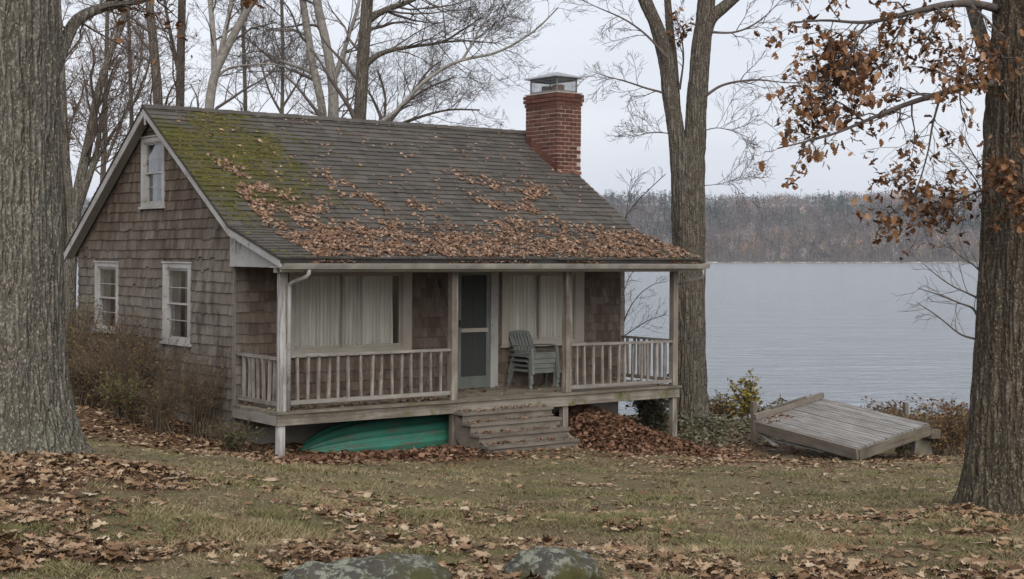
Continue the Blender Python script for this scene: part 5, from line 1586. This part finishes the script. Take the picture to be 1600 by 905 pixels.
# ------------------------------------------------------------------ grounded dock section
def dock():
    wood('dock_board', 0, (.235, .228, .22), (.12, .112, .105), (.32, .31, .30), moss=.16)
    wood('dock_beam', 0, (.165, .145, .122), (.07, .058, .046), (.26, .235, .205), moss=.32)
    wood('dock_beam_mossy', 1, (.15, .132, .105), (.065, .054, .040), (.22, .20, .165), moss=.42)
    wood('dock_post', 2, (.16, .135, .11), (.06, .048, .038), (.24, .21, .18), moss=.28)
    A = np.array([5.165, 22., ZC - 2.822]); B = np.array([3.982, 23.974, ZC - 2.629]); D = np.array([6.387, 22.705, ZC - 2.539])
    ex = (A - B); la = np.linalg.norm(ex); ex /= la
    ey = D - A; ey -= ex * (ex @ ey); lb = np.linalg.norm(ey); ey /= np.linalg.norm(ey)
    if np.cross(ex, ey)[2] < 0: print('dock flipped')
    ez = np.cross(ex, ey)
    mat = Matrix(((ex[0], ey[0], ez[0]), (ex[1], ey[1], ez[1]), (ex[2], ey[2], ez[2]))).to_euler()
    root = empty('dock_section', B, 'weathered grey wooden dock section hauled out and tilted on the bank', 'dock', None, mat)
    # local: x along the boards (0..la), y away (0..lb), z normal; boards top at 0
    n = 17; w = lb / n
    for i in range(n):
        MB().box((-.01 + rr.uniform(-.012, .012), i * w + .006, -.032), (la + rr.uniform(-.012, .012), (i + 1) * w - .006, rr.uniform(-.004, .003))).build('deck_board', M['dock_board'], root)
    MB().box((.0, -.045, -.175), (la + .01, .003, -.004)).build('beam', M['dock_beam'], root)
    MB().box((.0, lb, -.17), (la, lb + .045, -.006)).build('beam', M['dock_beam'], root)
    MB().box((la - .025, .005, -.19), (la + .03, lb + .06, -.034)).build('beam', M['dock_beam_mossy'], root)
    MB().box((-.0, .005, -.175), (.045, lb - .003, -.034)).build('beam', M['dock_beam'], root)
    MB().box((la * .5 - .02, .005, -.16), (la * .5 + .02, lb - .003, -.034)).build('beam', M['dock_beam'], root)
    MB().box((-.045, -.02, .012), (.02, lb + .03, .105)).build('curb', M['dock_beam'], root)
    MB().box((-.03, .35, .106), (.015, lb - .35, .135)).build('curb', M['dock_beam'], root)
    tuft = rng.uniform([.02, .02, 0], [.35, .5, .01], (60, 3))
    o = scatter_leaves('debris', tuft, rng.uniform(.04, .08, 60), .4, 'small', M['leaf_dark'], root, .4); o['kind'] = 'stuff'
    G = 'mooring posts around the dock'
    def post(pxx, ptop, d, wd, label, tilt=0.):
        p = at(pxx, ptop, d); z0 = g1(p[0], p[1]) - .3
        o = MB()
        h = p[2] - z0
        o.hexa([(-wd, -wd, 0), (wd, -wd, 0), (wd, wd, 0), (-wd, wd, 0), (-wd * .9 + tilt, -wd, h), (wd * .95 + tilt, -wd, h - .012), (wd + tilt, wd, h), (-wd + tilt, wd, h + .01)])
        ob = o.build('mooring_post', M['dock_post'], None); ob.location = (p[0], p[1], z0); ob.rotation_euler = (0, 0, .4)
        tag(ob, label, 'post', G)
    post(1178, 628, 24.6, .042, 'brown wooden post at the left corner of the dock')
    post(1415, 629, 25.2, .036, 'grey wooden post standing behind the right end of the dock')
    post(1447, 645, 24.0, .034, 'short dark wooden post at the right corner of the dock')
    # concrete anchor block and the stub beam on it
    p = at(1440, 690, 23.3); zb_ = g1(p[0], p[1])
    MBb = MB(); h = p[2] - zb_ + .25
    MBb.hexa([(-.16, -.14, 0), (.16, -.14, 0), (.15, .14, 0), (-.15, .14, 0), (-.10, -.10, h), (.10, -.11, h + .01), (.11, .1, h), (-.10, .11, h - .01)])
    simple('old_concrete', (.20, .185, .15), .95, .1, 0, .4, 6)
    ob = MBb.build('anchor_block', M['old_concrete']); ob.location = (p[0] + .02, p[1] + .1, zb_ - .12); tag(ob, 'rough concrete block under the right end of the dock', 'block')
    q0, q1 = at(1420, 672, 23.6), at(1464, 672, 23.0)
    c = (q0 + q1) / 2; ln = np.linalg.norm(q1 - q0)
    ob = MB().box((-ln / 2, -.09, -.07), (ln / 2, .09, .07)).build('timber_stub', M['dock_post']); ob.location = c + np.array([0, .05, -.02]); ob.rotation_euler = (0, .05, math.atan2(q1[1] - q0[1], q1[0] - q0[0])); tag(ob, 'short thick timber resting across the concrete block', 'timber')
    # broken planks lying under the near edge
    for (a, b, lab) in (((1192, 684, 24.0), (1290, 706, 22.7), 'long pale broken plank under the near edge of the dock'), ((1184, 672, 24.1), (1212, 696, 23.6), 'short splintered plank leaning under the left corner of the dock')):
        P0, P1 = at(*a), at(*b)
        c = (P0 + P1) / 2
        ob = MB().bar(P0 - c, P1 - c, .10, .025, (.2, -.3, .9)).build('plank', M['dock_board']); ob.location = c; tag(ob, lab, 'plank', 'broken planks under the dock')
dock()

# ------------------------------------------------------------------ boulders
def boulder(label, pxx, pyy, d, sx, sy, sz, seed):
    t = M.get('boulder')
    if t is None:
        t = NT('boulder'); v = t.coord('Object')
        c = t.ramp(t.noise(v, 4, 6, .65), [(.3, (.055, .052, .045)), (.7, (.13, .122, .108))])
        c = t.mix(t.ramp(t.noise(v, 15, 8, .78, .3), [(.50, (0,0,0)), (.54, (.9,.9,.9))]), c, (.29, .305, .25))
        c = t.mix(t.ramp(t.noise(v, 3.1, 6, .7, .2), [(.47, (0,0,0)), (.56, (1,1,1))]), c, (.085, .082, .034))
        c = t.mix(t.ramp(t.noise(v, 22, 5, .7), [(.55, (0,0,0)), (.7, (.6,.6,.6))]), c, (.05, .048, .042))
        t.col(c); t.bump(t.noise(v, 20, 8, .75), 1., .03); M['boulder'] = t.done(.95, .15)
    nu_, nv_ = 90, 50
    th = np.linspace(0, 2 * math.pi, nu_, endpoint=False); ph = np.linspace(0, math.pi, nv_)
    TH_, PH = np.meshgrid(th, ph)
    D3 = np.stack([np.cos(TH_) * np.sin(PH), np.sin(TH_) * np.sin(PH), np.cos(PH)], -1)
    r = 1 + .4 * (fbm(D3 * 1.5 + seed, 3) - .5) + .22 * (fbm(D3 * 5.5 + seed, 5) - .5)
    V = np.sign(D3) * np.abs(D3) ** .85 * r[..., None] * [sx, sy, sz]
    idx = np.arange(nu_ * nv_).reshape(nv_, nu_); nx = np.roll(idx, -1, 1)
    f = np.stack([idx[:-1], idx[1:], nx[1:], nx[:-1]], -1).reshape(-1, 4)
    o = link('boulder', np_mesh('boulder', V.reshape(-1, 3), f), M['boulder'], None, True)
    p = at(pxx, pyy, d)
    o.location = (p[0], p[1], p[2] - sz * 1.0)
    tag(o, label, 'boulder', 'boulders at the front of the lawn')
boulder('broad grey boulder with pale lichen, left of the two in front', 572, 868, 6.9, .50, .30, .27, 1.5)
boulder('mossy grey boulder, right of the two in front', 860, 858, 7.3, .26, .22, .21, 6.1)

# ------------------------------------------------------------------ shrubs and weeds
def shrub(label, x, y, h, spread, nstem, mats, nleaf, leafsize, group, name='shrub', k2=5, k3=4, lean=(0, 0), stem_mat='bark_brush', leaf_kind='small', leafz=0.):
    z = g1(x, y); base = np.array([x, y, z])
    root = empty(name, base, label, 'shrub', group)
    pol = []
    for i in range(nstem):
        a = rng.uniform(0, 6.28); s = spread * rng.uniform(.3, 1.); hh = h * rng.uniform(.6, 1.05)
        p0 = base + [rng.normal(0, spread * .18), rng.normal(0, spread * .18), -.05]
        tip = base + [math.cos(a) * s + lean[0], math.sin(a) * s + lean[1], hh]
        mid = p0 * .5 + tip * .5 + np.array([-math.cos(a), -math.sin(a), .5]) * s * .2
        pol.append(([p0, mid, tip], .008, .003))
    sp = [dict(k=k2, t0=.2, t1=1., lr=(.25, .5), ang=(25, 65), n=4, wander=.22, up=.15, rr_=(.5, .8), rmin=.0035), dict(k=k3, t0=.1, t1=1., lr=(.4, .8), ang=(25, 65), n=2, wander=.25, up=.1, rmin=.003)]
    v, f, lev = crown(pol, sp, base)
    n0 = 10
    P0 = np.stack([resample(p, n0) for p, _, _ in pol]); R0 = np.stack([a + (b - a) * np.linspace(0, 1, n0) for _, a, b in pol])
    v0, f0 = tube_batch(P0 - base, R0, 4)
    link('stems', np_mesh('stems', np.concatenate([v0, v]), np.concatenate([f0, f + len(v0)])), M[stem_mat], root)
    c = np.concatenate([lev[0][0][:, 1:].reshape(-1, 3), lev[1][0].reshape(-1, 3)])
    c = c[c[:, 2] > z + leafz]
    for mt, fr_ in mats:
        n = min(len(c), int(nleaf * fr_))
        cc = c[rng.choice(len(c), n, replace=False)] + rng.normal(0, .012, (n, 3))
        o = scatter_leaves('foliage', cc - base, rng.uniform(.6, 1.3, n) * leafsize, 1.0, leaf_kind, M[mt], root, .4); o['kind'] = 'stuff'
    return root
GS = 'shrubs along the gable wall'
def hs(u, v): p = house(u, v); return p[0], p[1]
shrub('tall yellow-leaved straggly shrub below the left gable window', *hs(-.55, 4.55), 1.45, .55, 26, [('shrub_leaf_orange', .5), ('shrub_leaf_yellow', .35), ('shrub_leaf_green', .3)], 900, .04, GS)
shrub('tangled brown shrub between the two gable windows', *hs(-.6, 3.3), 1.25, .7, 30, [('shrub_leaf_tan', .6), ('shrub_leaf_orange', .3)], 800, .035, GS, lean=(-.05, 0))
shrub('low dark tangled shrub beside the big left trunk', *hs(-1.4, 4.2), .85, .7, 30, [('shrub_leaf_green', .55), ('shrub_leaf_tan', .4), ('ivy_leaf', .4)], 1000, .035, GS)
shrub('orange-brown shrub under the right gable window', *hs(-.5, 2.0), 1.15, .65, 30, [('shrub_leaf_orange', .6), ('shrub_leaf_tan', .5)], 900, .035, GS)
shrub('reddish bare-stemmed shrub climbing by the porch corner', *hs(-.35, .35), 1.2, .6, 34, [('shrub_leaf_red', .35), ('shrub_leaf_tan', .2)], 450, .032, GS, k2=6, k3=4)
shrub('yellow-green leafy shrub in front of the gable wall', *hs(-1.15, 1.15), .62, .55, 30, [('shrub_leaf_green', .8), ('shrub_leaf_yellow', .15), ('shrub_leaf_tan', .3)], 1100, .036, GS)
shrub('dense brown low thicket at the foot of the gable wall', *hs(-1.2, 2.6), .75, .8, 34, [('shrub_leaf_tan', .7), ('ivy_leaf', .5), ('shrub_leaf_red', .3)], 1100, .035, GS)
shrub('bright green grassy clump beside the left porch pier', *hs(-.35, -.75), .42, .42, 26, [('shrub_leaf_green', 1.)], 420, .04, GS)
shrub('wispy tan brush in front of the right gable window', *hs(-1.0, 1.7), 1.0, .7, 30, [('shrub_leaf_tan', .5), ('shrub_leaf_orange', .4)], 600, .03, GS)
shrub('thin ochre brush against the wall left of the right gable window', *hs(-.45, 2.9), 1.35, .6, 26, [('shrub_leaf_orange', .7)], 500, .03, GS)
shrub('wispy brown brush at the far corner of the gable wall', *hs(-.7, 5.5), 1.2, .7, 30, [('shrub_leaf_tan', .6), ('shrub_leaf_green', .4)], 700, .035, GS)
shrub('dead brown brush spilling towards the big left trunk', *hs(-2.1, 3.4), .6, .8, 34, [('shrub_leaf_tan', .6), ('shrub_leaf_red', .4)], 800, .035, GS)
shrub('wispy brush in front of the porch corner shingles', *hs(-.9, .5), .8, .6, 28, [('shrub_leaf_tan', .5), ('shrub_leaf_orange', .2)], 450, .03, GS)
shrub('dark ivy-covered evergreen bush beside the porch foundation', *hs(7.75, -.25), .95, .38, 40, [('ivy_leaf', 1.3), ('cover_leaf', .25)], 1700, .06, None, name='bush', k2=7, k3=4)
p = at(1163, 640, 28.5); shrub('yellow-leaved sapling on the bank left of the dock', p[0], p[1], .95, .24, 12, [('shrub_leaf_yellow', .9), ('shrub_leaf_green', .12)], 650, .08, None, name='yellow_sapling', k2=6, k3=3)
GW = 'weeds along the bank'
for (a, b, d, h, s, mats, lab) in (
  (1118, 650, 29., .55, .3, [('shrub_leaf_tan', .7), ('shrub_leaf_yellow', .3)], 'dry tan weeds right beside the forked tree'),
  (1140, 650, 29.5, .5, .3, [('shrub_leaf_orange', .6), ('shrub_leaf_green', .3)], 'ochre weeds between the forked tree and the yellow sapling'),
  (1200, 648, 28., .42, .35, [('shrub_leaf_green', .5), ('shrub_leaf_tan', .5)], 'mixed green weeds behind the left end of the dock'),
  (1238, 640, 28.5, .5, .4, [('ivy_leaf', .5), ('shrub_leaf_green', .4), ('shrub_leaf_red', .2)], 'dark green weeds behind the dock curb'),
  (1275, 640, 28.5, .52, .4, [('ivy_leaf', .6), ('shrub_leaf_green', .3)], 'leafy dark weeds at the far corner of the dock'),
  (1330, 652, 29., .4, .5, [('shrub_leaf_tan', .5), ('ivy_leaf', .4)], 'low brown weeds behind the middle of the dock'),
  (1385, 660, 28., .55, .5, [('shrub_leaf_red', .6), ('shrub_leaf_tan', .3)], 'reddish weeds behind the right half of the dock'),
  (1470, 690, 25.5, .8, .5, [('shrub_leaf_red', .8), ('shrub_leaf_tan', .4)], 'rust-red brush right of the dock'),
  (1430, 700, 24.6, .55, .45, [('shrub_leaf_green', .6), ('shrub_leaf_yellow', .4)], 'yellow-green brush behind the concrete block'),
  (1495, 705, 23.5, .75, .5, [('shrub_leaf_red', .6), ('shrub_leaf_orange', .4)], 'orange-brown brush beside the oak trunk'),
  (1520, 690, 25.5, .8, .6, [('shrub_leaf_tan', .8), ('shrub_leaf_green', .2)], 'tan brush behind the oak trunk'),
  (1445, 705, 24.2, .5, .5, [('shrub_leaf_red', .7), ('shrub_leaf_orange', .4)], 'low rusty brush in front of the concrete block'),
  (1480, 715, 23.2, .6, .5, [('shrub_leaf_orange', .5), ('shrub_leaf_red', .6)], 'russet brush between the dock and the oak'),
  (1410, 668, 27., .6, .5, [('shrub_leaf_red', .8)], 'dark red brush behind the grey mooring post'),
  (1010, 650, 29., .45, .4, [('shrub_leaf_tan', .7), ('shrub_leaf_red', .3)], 'dry weeds seen below the porch floor')):
    p = at(a, b, d); shrub(lab, p[0], p[1], h, s, 22, mats, 620, .055, GW, name='weed', k2=5, k3=3)
p = at(1410, 700, 23.3); shrub('dark tangle of stems in the gap under the dock', p[0], p[1], .38, .3, 18, [('ivy_leaf', .8), ('shrub_leaf_green', .3)], 300, .04, GW, name='weed', k2=4, k3=3)

# green ground cover round the forked tree
def cover():
    N = 5000
    a = rng.uniform(0, 6.28, N); r = np.sqrt(rng.random(N))
    x = 3.35 + r * np.cos(a) * 2.1; y = 26.0 + r * np.sin(a) * 1.6
    k = (n2(x, y, .9, 3, 2.) > .42) & (rng.random(N) > r * .6)
    x, y = x[k], y[k]
    z = gz(x, y) + rng.uniform(.02, .24, len(x)) * (1 - .6 * r[k])
    o = scatter_leaves('ground_cover', np.stack([x, y, z], -1), rng.uniform(.05, .10, len(x)), .45, 'small', M['cover_leaf'], None, .3)
    tag(o, 'low green ground cover round the foot of the forked tree', 'ground cover', None, 'stuff')
cover()

# ------------------------------------------------------------------ fallen leaves on the ground
def sample_ground(N, y0, y1, xm=1.12):
    y = y0 + (y1 - y0) * rng.random(N) ** 1.35
    x = (rng.random(N) * 2 - 1) * y * (800 / F) * xm
    return x, y
def not_house(x, y, m=.0):
    u, v = to_house(x, y)
    return ~((u > -m + .0) & (u < Lh + m) & (v > .1 - m) & (v < Wh + m))
def ground_leaves():
    # near: oak and maple outlines; far: simple ones
    for (N, y0, y1, kind, s0, s1, nm) in ((34000, 5.6, 12., 'oak', .045, .095, 'near'), (34000, 5.6, 12., 'maple', .04, .085, 'near'), (150000, 10.5, 33., 'small', .05, .11, 'far')):
        x, y = sample_ground(N, y0, y1, 1.25)
        p = litter(x, y)
        p = np.where(p < .2, .04 + p * .2, p ** 1.2)
        if kind != 'small': p = p * .58
        else: p = p * np.clip(1.5 * (y / 16) ** -.2, 0, 1) * .70
        keep = (rng.random(N) < p) & not_house(x, y) & (y < shore_y(x) - .3)
        x, y = x[keep], y[keep]
        u, v = to_house(x, y)
        pile = litter(x, y)
        z = gz(x, y) + .008 + rng.random(len(x)) ** 2 * .035 * pile + (kind != 'small') * .008
        o = scatter_leaves('leaf_litter', np.stack([x, y, z], -1), np.clip(rng.lognormal(math.log((s0 + s1) * .45), .32, len(x)), s0 * .5, s1 * 1.25), .10 + .14 * pile, kind, M['leaf_litter'] , None, .32)
        tag(o, {'oak': 'brown oak leaves fallen on the near lawn', 'maple': 'broad tan leaves fallen on the near lawn', 'small': 'fallen brown leaves over the lawn and around the cottage'}[kind], 'leaf litter', None, 'stuff')
ground_leaves()

def leaf_heap():
    # the raked drift between the steps and the right-hand pier
    def hgt(u, v):
        a = np.exp(-(((u - 5.55) / .75) ** 2 + ((v + .95) / .85) ** 2)) * .60 + np.exp(-(((u - 6.6) / .7) ** 2 + ((v + 1.5) / .8) ** 2)) * .30
        a = a + np.exp(-(((u - 1.4) / 1.9) ** 2 + ((v + 1.9) / .45) ** 2)) * .07
        return a
    U, V = np.meshgrid(np.linspace(-.4, 8.4, 120), np.linspace(-3.2, .0, 60))
    X = OX + cU[0] * U + cV[0] * V; Y = OY + cU[1] * U + cV[1] * V
    H = hgt(U, V); Z = gz(X, Y) + H * (1 + .25 * (n2(X, Y, 3., 2, 1.) - .5)) - .035
    idx = np.arange(U.size).reshape(U.shape)
    g = link('leaf_heap_core', np_mesh('leaf_heap_core', np.stack([X.ravel(), Y.ravel(), Z.ravel()], -1), np.stack([idx[:-1, :-1], idx[:-1, 1:], idx[1:, 1:], idx[1:, :-1]], -1).reshape(-1, 4)), M['leaf_dark'], None, True)
    N = 30000
    u = rng.uniform(-.3, 8.3, N); v = rng.uniform(-3.1, .0, N)
    h = hgt(u, v); k = rng.random(N) < np.clip(h * 6, 0, 1)
    u, v, h = u[k], v[k], h[k]
    x = OX + cU[0] * u + cV[0] * v; y = OY + cU[1] * u + cV[1] * v
    z = gz(x, y) + h * (1 + .25 * (n2(x, y, 3., 2, 1.) - .5)) - .02 + rng.random(len(u)) * .045
    o = scatter_leaves('leaf_heap', np.stack([x, y, z], -1), rng.uniform(.07, .13, len(u)), .5, 'small', M['leaf_dark'], None, .6)
    tag(o, 'deep drift of dark brown leaves beside the steps', 'leaf pile', None, 'stuff')
    g.parent = o
    g['kind'] = 'stuff'
leaf_heap()

def roof_leaves():
    P = []; N0 = []
    for tk, N in ((0, 21000), (1, 34000)):
        o3, e, n, ln = FR[tk]
        u = rng.uniform(RU0 + .02, RU1 - .02, N); s = rng.uniform(.0, ln, N)
        S_ = s if tk == 0 else s + FR[0][3]
        cl = n2(u, S_, 1.5, 3, 5.); fine = n2(u, S_, 5., 2, 7.)
        lim = 2.0 + 1.1 * (cl - .5) - .55 * sstep(.35, .0, u + 0 * u) + .25 * np.sin(u * 1.1 + .5) - .35 * sstep(4.5, 7.3, u)
        d = (.18 * sstep(-.2, .3, lim - S_) + .5 * sstep(.2, 1.5, lim - S_))
        wedge = sstep(-.1, .8, (3.7 - 1.0 * u - S_) * .6 + (cl - .5) * 1.6) * sstep(.3, .55, fine) * sstep(.05, .35, u - .12 - .10 * np.maximum(0, 3. - S_) * 0) * (1 - sstep(1.6, 2.6, u)) * sstep(1.2, 1.7, S_) * .62
        wedge = wedge * sstep(3.9, 3.2, S_)
        mid = sstep(.47, .60, cl) * sstep(.42, .6, fine) * sstep(1.0, 1.5, S_) * (1 - sstep(2.4, 3.6, S_)) * sstep(1.6, 2.4, u) * .6
        few = .02
        d = np.maximum.reduce([d, wedge, mid, few + 0 * d]) * (.15 + 1.7 * sstep(.32, .62, fine))
        # bare strip by the rake
        d = d * sstep(.0, .25, u - .02 - .18 * (S_ < 2.4))
        d = np.where(tk == 0, d, d)
        k = rng.random(N) < d * .62
        u, s = u[k], s[k]
        P.append(o3 + np.outer(u, [1., 0, 0]) + np.outer(s, e) + np.outer(.016 + rng.random(len(u)) ** 2 * .03, n)); N0.append(np.tile(n, (len(u), 1)))
    # in the gutter and on steps and floor
    m = 900
    u = rng.uniform(RU0 + .1, RU1, m); k = n2(u, 0 * u, 1.4, 3, 3.) > .44; u = u[k]
    P.append(np.stack([u, gv - .02 + rng.normal(0, .02, len(u)), gzz + .06 + rng.random(len(u)) * .05], -1)); N0.append(np.tile([0., 0, 1], (len(u), 1)))
    m = 230
    i = rng.integers(0, 4, m); P.append(np.stack([rng.uniform(sL, sR, m), DV0 + .018 - run * (i + 1) + run - .03 - rng.random(m) ** 2 * .18, np.array(stz)[i] + .012 + rng.random(m) * .015], -1)); N0.append(np.tile([0., 0, 1], (m, 1)))
    m = 420
    u = rng.uniform(0, 7.2, m); v = -rng.random(m) ** 1.6 * 1.2 - .06; u[:200] = rng.uniform(0, 2.8, 200); v[:120] = PV + .06 + rng.random(120) * .15
    P.append(np.stack([u, v, .012 + rng.random(m) * .01], -1)); N0.append(np.tile([0., 0, 1], (m, 1)))
    P = np.concatenate(P); N0 = np.concatenate(N0)
    # cottage space to world
    bpy.context.view_layer.update()
    Mw = np.array(cottage.matrix_world)
    Pw = P @ Mw[:3, :3].T + Mw[:3, 3]; Nw = N0 @ Mw[:3, :3].T
    o = scatter_leaves('roof_leaves', Pw, rng.uniform(.035, .085, len(P)), .18, 'maple', M['leaf_roof'], None, .4, Nw)
    tag(o, 'brown oak leaves drifted over the lower roof, gutter, porch and steps', 'fallen leaves', None, 'stuff')
roof_leaves()

# ------------------------------------------------------------------ grass
def grass():
    t = NT('grass')
    v = t.coord('Object')
    r = t.random()
    green = t.ramp(r, [(0, (.092, .092, .038)), (.5, (.140, .134, .058)), (1, (.19, .172, .080))])
    straw = t.ramp(r, [(0, (.155, .124, .068)), (.5, (.235, .192, .108)), (1, (.33, .272, .165))])
    k = t.noise(v, .7, 6, .66)
    c = t.mix(t.ramp(k, [(.33, (0,0,0)), (.50, (1,1,1))]), green, straw)
    c = t.mix(t.ramp(r, [(.52, (0,0,0)), (.6, (1,1,1))]), c, straw)
    big = t.noise(v, .5, 5, .65, .5)
    c = t.mix(t.ramp(big, [(.52, (0,0,0)), (.62, (.8,.8,.8))]), c, t.ramp(r, [(0, (.105, .074, .048)), (1, (.21, .158, .108))]))
    c = t.mix(t.ramp(t.noise(v, .9, 5, .65, .3), [(.46, (0,0,0)), (.56, (.9,.9,.9))]), c, green)
    t.col(c); M['grass'] = t.done(.8, .25)
    for (N, y0, y1, hs_, w_) in ((330000, 5.6, 10.5, (.009, .030), .0040), (300000, 10.5, 24., (.010, .030), .0065)):
        x, y = sample_ground(N, y0, y1, 1.2)
        lit = litter(x, y)
        pk = n2(x, y, 1.2, 3, 6.)
        u, vv = to_house(x, y)
        p = np.clip(1.05 - lit * 1.0, .12, 1) * (.42 + .58 * sstep(.36, .5, pk))
        p = p * (1 - sstep(20, 24, y) * .7)
        keep = (rng.random(N) < p) & not_house(x, y, .2) & ~((u > -.3) & (u < 7.6) & (vv > -1.9))
        x, y, pk = x[keep], y[keep], pk[keep]; n = len(x)
        z = gz(x, y) - .004
        h = rng.uniform(hs_[0], hs_[1], n) * (.55 + 1.5 * sstep(.45, .7, n2(x, y, 2.3, 2, 4.)))
        th = rng.uniform(0, 6.28, n); ln = rng.uniform(.4, 2.2, n)
        b = np.stack([x, y, z], -1); s = np.stack([np.cos(th), np.sin(th), 0 * th], -1) * w_ * rng.uniform(.6, 1.4, (n, 1))
        ta = rng.uniform(0, 6.28, n); tip = b + np.stack([np.cos(ta) * h * ln, np.sin(ta) * h * ln, h], -1)
        V = np.stack([b - s, b + s, tip], 1).reshape(-1, 3)
        o = link('grass', np_mesh('grass', V, np.arange(n * 3).reshape(-1, 3)), M['grass'])
        tag(o, 'short faded grass of the near lawn' if y0 < 8 else 'short faded grass of the lawn before the cottage', 'grass', None, 'stuff')
grass()

# ------------------------------------------------------------------ the air over the lake
def haze():
    m = bpy.data.materials.new('haze'); m.use_nodes = True
    nt = m.node_tree; nt.nodes.clear()
    out = nt.nodes.new('ShaderNodeOutputMaterial'); pv = nt.nodes.new('ShaderNodeVolumePrincipled')
    pv.inputs['Color'].default_value = (.80, .87, 1.0, 1); pv.inputs['Density'].default_value = .00010; pv.inputs['Anisotropy'].default_value = 0.
    nt.links.new(pv.outputs[0], out.inputs['Volume'])
    o = MB().box((-2450, -320, -5.5), (2450, 2950, 130)).build('haze', m)
    tag(o, 'thin grey haze over the lake', 'haze', None, 'stuff')
haze()
